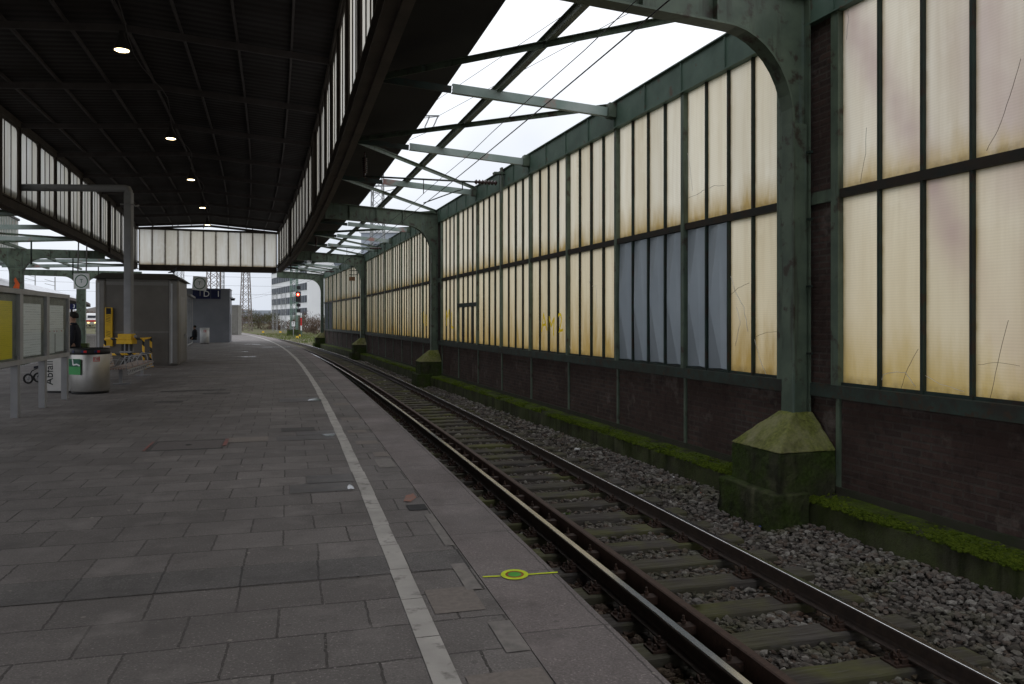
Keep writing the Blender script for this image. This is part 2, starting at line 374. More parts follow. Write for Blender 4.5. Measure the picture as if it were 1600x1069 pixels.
# ------------------------------------------------------------------ the curve of the platform edge (d = metres right of it)
def E(Y): return 1.7415-.268*Y-.00062*Y*Y-2e-6*Y**3
def dE(Y): return -.268-.00124*Y-6e-6*Y*Y
def nrm(Y):
    m = dE(Y); k = math.sqrt(1+m*m); return (1/k, -m/k)
def P(Y, d, z=0):
    n = nrm(Y); return V(E(Y)+d*n[0], Y+d*n[1], z)
def tan(Y):
    n = nrm(Y); return V(-n[1], n[0], 0)
_Yg = np.linspace(-60, 400, 9201)
_sg = np.concatenate([[0], np.cumsum(np.sqrt(1+np.array([dE(y) for y in _Yg[:-1]])**2)*np.diff(_Yg))])
def arc(Y): return float(np.interp(Y, _Yg, _sg))
def Yof(s): return float(np.interp(s, _sg, _Yg))
def foot(x, y):
    Y = y
    for _ in range(30):
        n = nrm(Y); e = (x-E(Y))*(-n[1])+(y-Y)*n[0]; Y += e*n[0]*.8
    return Y
def stations(a, b, step):
    n = max(1, int(round((arc(b)-arc(a))/step))); return [Yof(arc(a)+(arc(b)-arc(a))*k/n) for k in range(n+1)]
def sweep(mb, prof, a, b, step=1.5, closed=True, mi=0, smooth=False, mis=None):
    """profile [(d,z)] pulled along the edge curve; uv = (profile length, arc)"""
    Ys = stations(a, b, step); m = len(prof); L = [0]
    for i in range(1, m+1):
        p, q = prof[i-1], prof[i % m]; L.append(L[-1]+math.hypot(q[0]-p[0], q[1]-p[1]))
    rows = [[P(Y, d, z) for d, z in prof] for Y in Ys]; ss = [arc(Y) for Y in Ys]
    i0 = len(mb.v)
    for r in rows: mb.v += [tuple(p) for p in r]
    for i in range(len(Ys)-1):
        for k in range(m if closed else m-1):
            k2 = (k+1) % m
            mb.f.append((i0+i*m+k, i0+i*m+k2, i0+(i+1)*m+k2, i0+(i+1)*m+k))
            mb.uv.append([(prof[k][0] if abs(prof[k][1]-prof[k2][1]) < 1e-6 else L[k], ss[i]), (prof[k2][0] if abs(prof[k][1]-prof[k2][1]) < 1e-6 else L[k+1], ss[i]),
                          (prof[k2][0] if abs(prof[k][1]-prof[k2][1]) < 1e-6 else L[k+1], ss[i+1]), (prof[k][0] if abs(prof[k][1]-prof[k2][1]) < 1e-6 else L[k], ss[i+1])])
            mb.mi.append(mis[k] if mis else mi); mb.sm.append(smooth)
    if closed:
        for r, rev in ((0, 0), (len(Ys)-1, 1)):
            f = tuple(i0+r*m+k for k in range(m)); mb.f.append(f if rev else f[::-1]); mb.uv.append([prof[k] for k in (range(m) if rev else range(m-1, -1, -1))]); mb.mi.append(mi); mb.sm.append(False)

# ------------------------------------------------------------------ setting: ground, platform, ballast
def ground_mat():
    m, t, p, o = newmat('rough_ground')
    c = mixc(t, noise_fac(t, .09, .4, .6, 5), (.11, .125, .045), (.13, .115, .085))
    c = mixc(t, noise_fac(t, .8, .4, .65, 5), c, (.085, .075, .055))
    t.links.new(c, p.inputs['Base Color']); p.inputs['Roughness'].default_value = 1; p.inputs['Specular IOR Level'].default_value = .1
    bump(t, p, noise_fac(t, 3, .2, .8, 6), .6, .1); return m
mb = MB(); mb.face([(-1500, -300, -.86), (1500, -300, -.86), (1500, 3000, -.86), (-1500, 3000, -.86)])
mb.build('ground', ground_mat(), kind='structure')

def paving_mat(name, c1, c2, joint, bw, bh, off, msz=.006, worn=True, chips=True):
    m, t, p, o = newmat(name)
    uv = node(t, 'ShaderNodeUVMap', uv_map='UVMap')
    wob = node(t, 'ShaderNodeTexNoise', Scale=.8, Detail=1); t.links.new(uv.outputs[0], wob.inputs['Vector'])
    wv = node(t, 'ShaderNodeVectorMath', operation='SCALE'); t.links.new(wob.outputs['Color'], wv.inputs[0]); wv.inputs['Scale'].default_value = .05
    wob2 = node(t, 'ShaderNodeTexNoise', Scale=14, Detail=2); t.links.new(uv.outputs[0], wob2.inputs['Vector'])
    wv2 = node(t, 'ShaderNodeVectorMath', operation='SCALE'); t.links.new(wob2.outputs['Color'], wv2.inputs[0]); wv2.inputs['Scale'].default_value = .02
    ad = node(t, 'ShaderNodeVectorMath', operation='ADD'); t.links.new(uv.outputs[0], ad.inputs[0]); t.links.new(wv.outputs[0], ad.inputs[1])
    ad2 = node(t, 'ShaderNodeVectorMath', operation='ADD'); t.links.new(ad.outputs[0], ad2.inputs[0]); t.links.new(wv2.outputs[0], ad2.inputs[1])
    b = node(t, 'ShaderNodeTexBrick', offset=off, offset_frequency=2); b.inputs['Scale'].default_value = 1
    b.inputs['Brick Width'].default_value = bw; b.inputs['Row Height'].default_value = bh; b.inputs['Mortar Size'].default_value = msz
    b.inputs['Mortar Smooth'].default_value = .2; b.inputs['Bias'].default_value = 0
    b.inputs['Color1'].default_value = rgba(c1); b.inputs['Color2'].default_value = rgba(c2); b.inputs['Mortar'].default_value = rgba(joint)
    t.links.new(ad2.outputs[0], b.inputs['Vector'])
    # exposed fine aggregate
    c = b.outputs['Color']
    sp = noise_fac(t, 75, .38, .62, 3)
    c = mixc(t, math_n(t, 'MULTIPLY', sp, .55), c, tuple(x*.38 for x in c1))
    sp2 = noise_fac(t, 62, .60, .68, 2)
    c = mixc(t, math_n(t, 'MULTIPLY', sp2, .55), c, tuple(min(1, x*1.9) for x in c1))
    # gum and droppings
    if chips:
        vo = node(t, 'ShaderNodeTexVoronoi', feature='F1', voronoi_dimensions='2D'); vo.inputs['Scale'].default_value = 3.6; t.links.new(uv.outputs[0], vo.inputs['Vector'])
        cs = node(t, 'ShaderNodeSeparateXYZ'); t.links.new(vo.outputs['Color'], cs.inputs[0])
        rad = math_n(t, 'MULTIPLY', math_n(t, 'GREATER_THAN', cs.outputs['X'], .66), math_n(t, 'ADD', math_n(t, 'MULTIPLY', cs.outputs['Y'], .042), .016))
        gum = math_n(t, 'LESS_THAN', vo.outputs['Distance'], rad)
        c = mixc(t, math_n(t, 'MULTIPLY', gum, math_n(t, 'ADD', math_n(t, 'MULTIPLY', cs.outputs['Z'], .55), .15)), c, (.42, .39, .34))
        vo2 = node(t, 'ShaderNodeTexVoronoi', feature='F1', voronoi_dimensions='2D'); vo2.inputs['Scale'].default_value = 5.3; t.links.new(ad.outputs[0], vo2.inputs['Vector'])
        cs2 = node(t, 'ShaderNodeSeparateXYZ'); t.links.new(vo2.outputs['Color'], cs2.inputs[0])
        gum2 = math_n(t, 'LESS_THAN', vo2.outputs['Distance'], math_n(t, 'MULTIPLY', math_n(t, 'GREATER_THAN', cs2.outputs['X'], .6), math_n(t, 'ADD', math_n(t, 'MULTIPLY', cs2.outputs['Y'], .075), .025)))
        c = mixc(t, math_n(t, 'MULTIPLY', gum2, .4), c, tuple(x*.35 for x in c1))
    if worn:
        c = mixc(t, math_n(t, 'MULTIPLY', noise_fac(t, .55, .35, .7, 6), .7), c, tuple(x*.42 for x in c1))
        c = mixc(t, math_n(t, 'MULTIPLY', noise_fac(t, 3.3, .52, .72, 6), .6), c, tuple(x*.4 for x in c1))
        c = mixc(t, math_n(t, 'MULTIPLY', noise_fac(t, 1.9, .55, .75, 5), .35), c, tuple(x*1.35 for x in c1))
    t.links.new(c, p.inputs['Base Color'])
    rr = node(t, 'ShaderNodeMapRange'); rr.inputs['To Min'].default_value = .62; rr.inputs['To Max'].default_value = .9
    t.links.new(noise_fac(t, .8, .35, .65), rr.inputs['Value']); t.links.new(rr.outputs[0], p.inputs['Roughness'])
    p.inputs['Specular IOR Level'].default_value = .3
    h = math_n(t, 'ADD', math_n(t, 'MULTIPLY', b.outputs['Fac'], -1.2), math_n(t, 'MULTIPLY', sp, .25))
    bump(t, p, h, .55, .006)
    return m
PAVE = paving_mat('paving_slabs', (.222, .203, .198), (.150, .137, .134), (.030, .026, .024), .5, .45, .5, .008)
EDGE = paving_mat('edge_slabs', (.245, .212, .210), (.205, .180, .178), (.05, .045, .045), 6, 1.02, 0, .006)
BAND = paving_mat('duct_covers', (.165, .155, .153), (.140, .132, .132), (.03, .03, .03), .5, 5, 0, .008)
PLATWALL = brick_mat('platform_wall', (.04, .033, .03), (.028, .024, .022), (.05, .045, .04))
PY0, PY1 = -14, 118
plat = MB(); sweep(plat, [(-10.9, -.95), (-10.9, -.02), (-.10, -.02), (-.10, -.95)], PY0, PY1, 2)
plat.build('platform', PLATWALL, kind='structure')
mb = MB(); sweep(mb, [(-10.95, -.016), (-10.95, 0), (-.52, 0), (-.52, -.016)], PY0, PY1, 1.5); mb.build('platform_paving', PAVE, kind='structure')
mb = MB(); sweep(mb, [(-.515, -.16), (-.515, .003), (.0, .003), (.0, -.16)], PY0, PY1, 1.02)
# butt joint: the body stops under the edge slabs
mb.v = [(x, y, max(z, -.0155) if False else z) for x, y, z in mb.v]
mb.build('platform_edge_slabs', EDGE, kind='structure')
STRIPE = M('worn_white_line', (.46, .44, .42), (.34, .325, .31), rough=.8, scale=2.4, col3=(.20, .19, .18), scale3=7, lo3=.56, hi3=.68, bscale=120)
Ys = stations(2.2, 112, .6); k = 0
mb = MB()
for a, b in zip(Ys[:-1], Ys[1:]):
    j0 = random.uniform(-.006, .006); dd = random.uniform(.003, .006)
    ta = tan(a)*.004
    q = [P(a, -1.065+j0)+ta, P(a, -.935+j0)+ta, P(b, -.935+j0)-ta, P(b, -1.065+j0)-ta]
    mb.face([(p.x, p.y, .004) for p in q])
mb.build('white_safety_line', STRIPE, kind='structure')
# pale blue-grey row of duct covers across the platform
def cross_band(Y, w, d0, d1, z, mat, name, n=30):
    mb = MB(); t = tan(Y)
    for i in range(n):
        a = d0+(d1-d0)*i/n; b = d0+(d1-d0)*(i+1)/n
        mb.face([P(Y, a, z)-t*w/2, P(Y, b, z)-t*w/2, P(Y, b, z)+t*w/2, P(Y, a, z)+t*w/2], uv=[(a, .1), (b, .1), (b, .1+w), (a, .1+w)])
    return mb.build(name, mat, kind='structure')
YB_ = Yof((math.floor(arc(6.0)/.45)+.5)*.45-.031)
cross_band(YB_, .43, -9.5, -1.07, .0035, BAND, 'duct_cover_row')
cross_band(YB_, .43, -.93, -.53, .0035, BAND, 'duct_cover_row', 2)
# odd slabs and patches
def patch(name, Y, d, w, l, mat, z=.004, rag=0):
    mb = MB(); t = tan(Y); n = nrm(Y); nn = V(n[0], n[1], 0); c = P(Y, d, z)
    if rag:
        k = 26; pts = []
        ph = random.uniform(0, 6)
        for i in range(k):
            a = 2*math.pi*i/k; r = 1+rag*(math.sin(3*a+ph)*.5+math.sin(5*a+ph*2)*.3+random.uniform(-.25, .25))
            ca, sa = math.cos(a), math.sin(a); sq = (abs(ca)**4+abs(sa)**4)**-.25
            pts.append(c+nn*ca*w/2*r*sq+t*sa*l/2*r*sq)
        mb.face(pts)
    else:
        mb.face([c-nn*w/2-t*l/2, c+nn*w/2-t*l/2, c+nn*w/2+t*l/2, c-nn*w/2+t*l/2])
    return mb.build(name, mat, kind='structure')
DARKSLAB = M('dark_slab', (.085, .08, .08), (.065, .062, .062), rough=.8, scale=20)
ASPH = M('asphalt_patch', (.045, .045, .048), (.035, .035, .036), rough=.9, scale=40)
BROWNSLAB = M('brownish_slab', (.215, .188, .172), (.165, .145, .134), rough=.85, scale=30, bscale=150)
GREYSTRIP = M('mortar_strip', (.235, .215, .205), (.165, .155, .148), rough=.9, scale=12)
WET = M('damp_stain', (.095, .09, .092), (.125, .115, .113), rough=.45, scale=6, bstr=.05, spec=.4)
PUD = M('puddle_water', (.03, .03, .032), rough=.05, bstr=.0, spec=.9)
for (Y, d, w, l, m, z, rg) in [
    (5.02, -.76, .30, .42, BROWNSLAB, .004, 0), (4.42, -.585, .13, .42, GREYSTRIP, .005, 0), (5.42, -.60, .10, .55, GREYSTRIP, .005, 0),
    (6.6, -.565, .07, 1.0, GREYSTRIP, .005, 0), (7.35, -.62, .17, .22, ASPH, .0055, 0),
    (11.2, -.70, .3, .3, BROWNSLAB, .004, 0), (12.3, -.74, .28, .28, BROWNSLAB, .004, 0), (13.8, -.72, .3, .4, BROWNSLAB, .004, 0), (9.6, -.64, .2, .6, GREYSTRIP, .004, 0),
    (10.2, -.62, .18, .34, BROWNSLAB, .0045, 0), (16.2, -.7, .32, .5, BROWNSLAB, .004, 0), (19, -.68, .3, .5, GREYSTRIP, .004, 0), (22, -.7, .3, .9, BROWNSLAB, .004, 0),
    (11.9, -2.3, .55, .45, BROWNSLAB, .004, 0), (3.85, -.72, .38, .35, BROWNSLAB, .004, 0),
    (20.2, -3.6, .9, .3, DARKSLAB, .004, 0), (19.3, -3.3, .6, .28, DARKSLAB, .004, 0), (17.6, -4.1, .55, .3, DARKSLAB, .004, 0), (20.1, -4.3, .6, .3, DARKSLAB, .004, 0),
    (25, -3.2, 2.6, .35, BROWNSLAB, .004, 0), (33, -4.2, 2.0, .4, BROWNSLAB, .004, 0), (12.9, -6.2, .8, .35, DARKSLAB, .004, .05),
    (8.85, -1.32, .48, .42, WET, .0045, 0), (8.42, -1.42, .62, .42, WET, .0045, 0), (12.3, -1.35, .55, .42, WET, .0045, 0), (11.85, -1.5, .8, .43, WET, .0045, 0), (17.3, -1.5, .8, .9, WET, .0045, 0), (12.75, -1.6, .5, .42, DARKSLAB, .0045, 0),
    (4.9, -4.2, 1.3, .5, WET, .0066, .3) if False else (36, -5.5, 1.4, .45, WET, .0065, 0)]:
    patch('paving_patch', Y, d, w, l, m, z, rg)
for (Y, d, w, l) in [(8.35, -1.14, .06, .2), (12.0, -1.17, .17, .28), (17.2, -1.18, .26, .45), (37.5, -3.2, .9, .35), (43.5, -3.6, 1.1, .4), (50, -1.2, 1.6, .5), (56, -2.6, 1.0, .5)]:
    patch('puddle', Y, d, w, l, PUD, .008, .35)
# yellow line dashes further off
patch('yellow_line', 33.5, -6.4, .3, 3.2, YELLOW, .005)

# ballast: bed + stones
def ballast_mat(name):
    m, t, p, o = newmat(name)
    g = node(t, 'ShaderNodeNewGeometry')
    vo = node(t, 'ShaderNodeTexVoronoi', feature='F1'); vo.inputs['Scale'].default_value = 17; t.links.new(g.outputs['Position'], vo.inputs['Vector'])
    hs = node(t, 'ShaderNodeSeparateXYZ'); t.links.new(vo.outputs['Color'], hs.inputs[0])
    c = mixc(t, hs.outputs['X'], (.045, .036, .030), (.15, .135, .12))
    c = mixc(t, vo.outputs['Distance'], c, (.02, .017, .015), 'MIX')
    c = mixc(t, math_n(t, 'MULTIPLY', noise_fac(t, 1.2, .5, .7), .4), c, (.05, .055, .02))
    t.links.new(c, p.inputs['Base Color']); p.inputs['Roughness'].default_value = .95
    bump(t, p, math_n(t, 'MULTIPLY', vo.outputs['Distance'], -1), 1, .05); return m
BALLBED = ballast_mat('ballast_bed')
mb = MB(); sweep(mb, [(-.09, -.80), (.35, -.775), (1.7, -.755), (3.0, -.755), (3.7, -.66), (4.6, -.60), (6.5, -.60)], -14, 69.5, 1.5, closed=False); mb.build('ballast_bed', BALLBED, kind='structure')
mb = MB(); sweep(mb, [(-.09, -.80), (.35, -.775), (1.7, -.755), (3.0, -.755), (4.2, -.84)], 69.5, 190, 3, closed=False); mb.build('ballast_bed', BALLBED, kind='structure')
mb = MB(); sweep(mb, [(-19.4, -.75), (-10.99, -.75)], 20, 150, 3, closed=False); mb.build('ballast_bed', BALLBED, kind='structure')
def stone_mat(nm='ballast_stone', tint=(1, 1, 1)):
    m, t, p, o = newmat(nm)
    g = node(t, 'ShaderNodeNewGeometry'); r = node(t, 'ShaderNodeValToRGB'); cr = r.color_ramp
    cols = [(0, (.07, .06, .055)), (.25, (.14, .125, .115)), (.5, (.19, .175, .16)), (.7, (.13, .095, .078)), (.9, (.24, .225, .205)), (1, (.34, .32, .295))]
    cr.elements[0].color = rgba(cols[0][1]); cr.elements[1].position = 1; cr.elements[1].color = rgba(cols[-1][1])
    for pos, c in cols[1:-1]:
        e = cr.elements.new(pos); e.color = rgba(c)
    t.links.new(g.outputs['Random Per Island'], r.inputs[0])
    c = mixc(t, math_n(t, 'MULTIPLY', noise_fac(t, 40, .3, .7), .4), r.outputs[0], (.05, .042, .035))
    c = mixc(t, math_n(t, 'MULTIPLY', noise_fac(t, 1.4, .5, .68), .45), c, (.07, .085, .02))
    c = mixc(t, 1.0, c, tint, 'MULTIPLY')
    t.links.new(c, p.inputs['Base Color']); p.inputs['Roughness'].default_value = .9; p.inputs['Specular IOR Level'].default_value = .2
    bump(t, p, noise_fac(t, 90, .2, .8), .4, .006); return m
ico = bmesh.new(); bmesh.ops.create_icosphere(ico, subdivisions=1, radius=1)
IV = np.array([v.co[:] for v in ico.verts]); IF = np.array([[v.index for v in f.verts] for f in ico.faces]); ico.free()
def stones(name, centers, sizes, mat, **kw):
    n = len(centers); k = len(IV)
    v = np.repeat(IV[None], n, 0); v = np.sign(v)*np.abs(v)**.8*(1+RNG.uniform(-.33, .33, (n, k, 1)))
    v *= RNG.uniform(.6, 1.25, (n, 1, 3))*np.array([1.15, 1.0, .68])
    a = RNG.uniform(0, 6.283, n); b = RNG.uniform(-.6, .6, n)
    ca, sa = np.cos(a)[:, None], np.sin(a)[:, None]; cb, sb = np.cos(b)[:, None], np.sin(b)[:, None]
    x, y, z = v[..., 0].copy(), v[..., 1].copy(), v[..., 2].copy()
    y, z = y*cb-z*sb, y*sb+z*cb; x, y = x*ca-y*sa, x*sa+y*ca
    v = np.stack([x, y, z], -1)*sizes[:, None, None]+centers[:, None]
    f = (IF[None]+(np.arange(n)*k)[:, None, None]).reshape(-1, 3)
    me = bpy.data.meshes.new(name); me.vertices.add(n*k); me.vertices.foreach_set('co', v.reshape(-1))
    me.loops.add(len(f)*3); me.loops.foreach_set('vertex_index', f.reshape(-1).astype(np.int32))
    me.polygons.add(len(f)); me.polygons.foreach_set('loop_start', np.arange(0, len(f)*3, 3, dtype=np.int32))
    me.update(calc_edges=True); me.validate(); me.materials.append(mat)
    me.polygons.foreach_set('use_smooth', [False]*len(me.polygons)); me.shade_flat()
    o = bpy.data.objects.new(name, me); C.objects.link(o); return tag(o, **kw)
# wall nodes (centres of the brick piers)
G = [V(9.903, -9.82, 0), V(3.627, 9.63, 0), V(-2.65, 29.08, 0), V(-8.93, 48.53, 0), V(-16.0, 67.8, 0)]
def wall_x(y):
    for a, b in zip(G[:-1], G[1:]):
        if y <= b.y or b is G[-1]:
            return a.x+(b.x-a.x)*(y-a.y)/(b.y-a.y)
SLEEP_STEP = .63
cen = []; siz = []; rst = []
def bed_z(d):
    return float(np.interp(d, [-.09, .35, 1.7, 3.0, 3.7, 4.6, 6.5], [-.80, -.775, -.755, -.755, -.66, -.60, -.60]))
for (ya, yb, dens, s0) in [(2.6, 9, 760, .0245), (9, 16, 480, .0275), (16, 27, 210, .036), (27, 45, 70, .05)]:
    L = arc(yb)-arc(ya); n = int(L*4.1*dens)
    for _ in range(n):
        s = arc(ya)+random.random()*L; Y = Yof(s); d = random.uniform(-.05, 4.1); p = P(Y, d)
        if (wall_x(p.y)-p.x)*.95 < .42: continue
        on = (s/SLEEP_STEP) % 1.0
        insl = min(on, 1-on)*SLEEP_STEP < .14 and .38 < d < 3.02
        if insl and (d < 2.75 or random.random() < .55): continue
        if any(abs(d-r) < .07 for r in (.95, 2.45, 1.17)): continue
        z = bed_z(d)+random.uniform(-.012, .03)+(.02 if d < .5 else 0)+(.02 if d > 3.3 else 0)
        cen.append((p.x, p.y, z)); siz.append(s0*random.uniform(.6, 1.45)); rst.append(d < .95+random.gauss(.1, .12) or abs(d-2.45) < abs(random.gauss(0, .2)))
cen = np.array(cen); siz = np.array(siz); rst = np.array(rst)
stones('ballast_stones', cen[~rst], siz[~rst], stone_mat(), kind='stuff', label='grey brown crushed stone ballast around the sleepers and rails')
stones('rusty_ballast_stones', cen[rst], siz[rst], stone_mat('rusty_stone', (.62, .50, .42)), kind='stuff', label='rust stained ballast close beside the rails')

# ------------------------------------------------------------------ track
def timber_mat():
    m, t, p, o = newmat('weathered_timber')
    tcn = node(t, 'ShaderNodeTexCoord'); mp = node(t, 'ShaderNodeMapping'); mp.inputs['Scale'].default_value = (1.2, 22, 8)
    t.links.new(tcn.outputs['Object'], mp.inputs[0])
    oi = node(t, 'ShaderNodeObjectInfo')
    av = node(t, 'ShaderNodeVectorMath', operation='ADD'); t.links.new(mp.outputs[0], av.inputs[0]); t.links.new(oi.outputs['Location'], av.inputs[1])
    c = mixc(t, noise_fac(t, 1.3, .3, .7, 5, av.outputs[0]), (.14, .128, .118), (.055, .048, .043))
    g = node(t, 'ShaderNodeNewGeometry')
    gm = noise_fac(t, 1.5, .42, .62, 4)
    c = mixc(t, math_n(t, 'MULTIPLY', math_n(t, 'FRACT', math_n(t, 'MULTIPLY', oi.outputs['Random'], 13.7)), .55), c, (.05, .042, .036))
    rnd = node(t, 'ShaderNodeMapRange'); rnd.inputs['To Min'].default_value = .1; rnd.inputs['To Max'].default_value = .85; t.links.new(oi.outputs['Random'], rnd.inputs[0])
    c = mixc(t, math_n(t, 'MULTIPLY', gm, rnd.outputs[0]), c, (.135, .14, .045))
    c = mixc(t, math_n(t, 'MULTIPLY', noise_fac(t, 2.2, .55, .72, 4, av.outputs[0]), .6), c, (.18, .175, .175))
    t.links.new(c, p.inputs['Base Color']); p.inputs['Roughness'].default_value = .9; p.inputs['Specular IOR Level'].default_value = .2
    bump(t, p, noise_fac(t, 2.2, .2, .8, 6, av.outputs[0]), .6, .012); return m
TIMBER = timber_mat()
def fastening(mb, d):
    """ribbed base plate, two clamps, four bolts; local: x across the track"""
    mb.box((d, 0, -.676), (.36, .16, .018))
    for sx in (-1, 1):
        mb.box((d+sx*.088, 0, -.655), (.05, .12, .03)); mb.box((d+sx*.068, 0, -.636), (.05, .07, .014))
        mb.lathe((d+sx*.092, 0, -.64), [(.021, 0), (.021, .022), (.012, .022), (.012, .048), (.001, .05)], 6, smooth=False)
        for sy in (-1, 1):
            mb.lathe((d+sx*.15, sy*.05, -.668), [(.019, 0), (.019, .02), (.011, .024), (.011, .04), (.001, .042)], 6, smooth=False)
        mb.tube([(d+sx*.115, -.035, -.645), (d+sx*.135, -.03, -.615), (d+sx*.125, .01, -.600), (d+sx*.115, .035, -.62), (d+sx*.12, .04, -.65)], .009, 5)
def sleeper_mesh():
    mb = MB()
    # slightly worn top: subdivided box with ragged edges
    n = 14; L0, L1 = .38, 3.02; ring = []
    for i in range(n+1):
        x = L0+(L1-L0)*i/n; w = .13+random.uniform(-.006, .006); top = -.685+random.uniform(-.004, .004)
        ring.append([(x, -w, -.86), (x, -w+.002, top-.012), (x, -w+.014, top), (x, w-.014, top+random.uniform(-.003, .003)), (x, w-.002, top-.012), (x, w, -.86)])
    vs = [p for r in ring for p in r]; fs = []
    for i in range(n):
        for k in range(5): fs.append((i*6+k, (i+1)*6+k, (i+1)*6+k+1, i*6+k+1))
    fs.append(tuple(range(6))); fs.append(tuple(range(n*6, n*6+6))[::-1]); mb.mesh(vs, fs)
    o = mb.build('track_sleeper', TIMBER); C.objects.unlink(o); return o.data
SM = [sleeper_mesh() for _ in range(4)]
fm = []
for d in (.95, 2.45):
    mb = MB(); fastening(mb, d); o = mb.build('rail_fastening', RUST); fm.append(o.data); C.objects.unlink(o)
ORD = ['first', 'second', 'third', 'fourth', 'fifth', 'sixth', 'seventh', 'eighth', 'ninth', 'tenth', 'eleventh', 'twelfth', 'thirteenth', 'fourteenth', 'fifteenth']
k0 = math.ceil(arc(2.9)/SLEEP_STEP); nseen = 0
for k in range(k0, int(arc(110)/SLEEP_STEP)):
    Y = Yof(k*SLEEP_STEP); n = nrm(Y); c = P(Y, 0)
    o = bpy.data.objects.new('track_sleeper', SM[k % 4]); C.objects.link(o)
    o.location = (c.x, c.y, 0); o.rotation_euler = (0, 0, math.atan2(n[1], n[0])+random.uniform(-.012, .012))
    # does its middle fall inside the frame?
    pm = P(Y, 1.9, -.68); py = 500+(H+.68)*1240/pm.y if pm.y > .5 else 9999
    if py < 1066 and nseen < 15:
        lab = f'{ORD[nseen]} weathered timber sleeper counting from the bottom edge along the near track'; nseen += 1
    elif py < 1066: lab = 'weathered timber sleeper further along the near track, under the bright rail'
    else: lab = 'weathered timber sleeper cut by the bottom edge of the picture under the near rails'
    tag(o, lab, 'sleeper', 'timber sleepers under the near track')
    if Y < 26:
        for j, me in enumerate(fm):
            f = bpy.data.objects.new('rail_fastening', me); C.objects.link(f); f.parent = o
RAILP = [(-.062, 0), (-.062, .012), (-.018, .026), (-.010, .045), (-.010, .105), (-.034, .118), (-.035, .140), (-.026, .1485), (.026, .1485), (.035, .140), (.034, .118), (.010, .105), (.010, .045), (.018, .026), (.062, .012), (.062, 0)]
def rail(name, d, label, a, b, top=POLISHED, side=RUSTDARK, dz=0, scale=1, group=None, parts=True):
    root = thing(name, label, 'rail', P(a, d, -.65), group)
    pr = [(d+x*scale, -.65+dz+z*scale) for x, z in RAILP]
    mb = MB(); sweep(mb, pr, a, b, 1.2); mb.build('rail_body', side, root)
    mb = MB(); sweep(mb, [(d-.029*scale, -.65+dz+.1488*scale), (d-.0265*scale, -.65+dz+.1502*scale), (d+.0265*scale, -.65+dz+.1502*scale), (d+.029*scale, -.65+dz+.1488*scale)], a, b, 1.2, smooth=False); mb.build('running_surface', top, root)
    return root
rail('running_rail', 2.45, 'long steel rail nearest the glazed wall with a bright polished top', -14, 150)
rail('running_rail', .95, 'steel rail nearest the platform edge with a dull shiny top', -14, 150)
root = thing('guard_rail', 'tall rust brown check rail beside the rail nearest the platform', 'rail', P(2, 1.17, -.65))
mb = MB(); sweep(mb, [(1.135, -.63), (1.135, -.47), (1.145, -.463), (1.20, -.463), (1.208, -.47), (1.208, -.49), (1.165, -.51), (1.165, -.60), (1.21, -.62), (1.21, -.63)], -14, 110, 1.2); mb.build('rail_body', GUARD, root)
for k in range(k0, k0+48):
    Y = Yof(k*SLEEP_STEP); n = nrm(Y); t = tan(Y); nn = V(n[0], n[1], 0)
    mb = MB(); c = P(Y, 1.075, -.56); mb.box(c, (.11, .10, .06), nn, t)
    c = P(Y, 1.05, -.52); mb.lathe(c, [(.02, 0), (.02, .025), (.011, .027), (.011, .06), (.001, .062)], 6, smooth=False)
    mb.build('spacer_bolt', RUST, root)

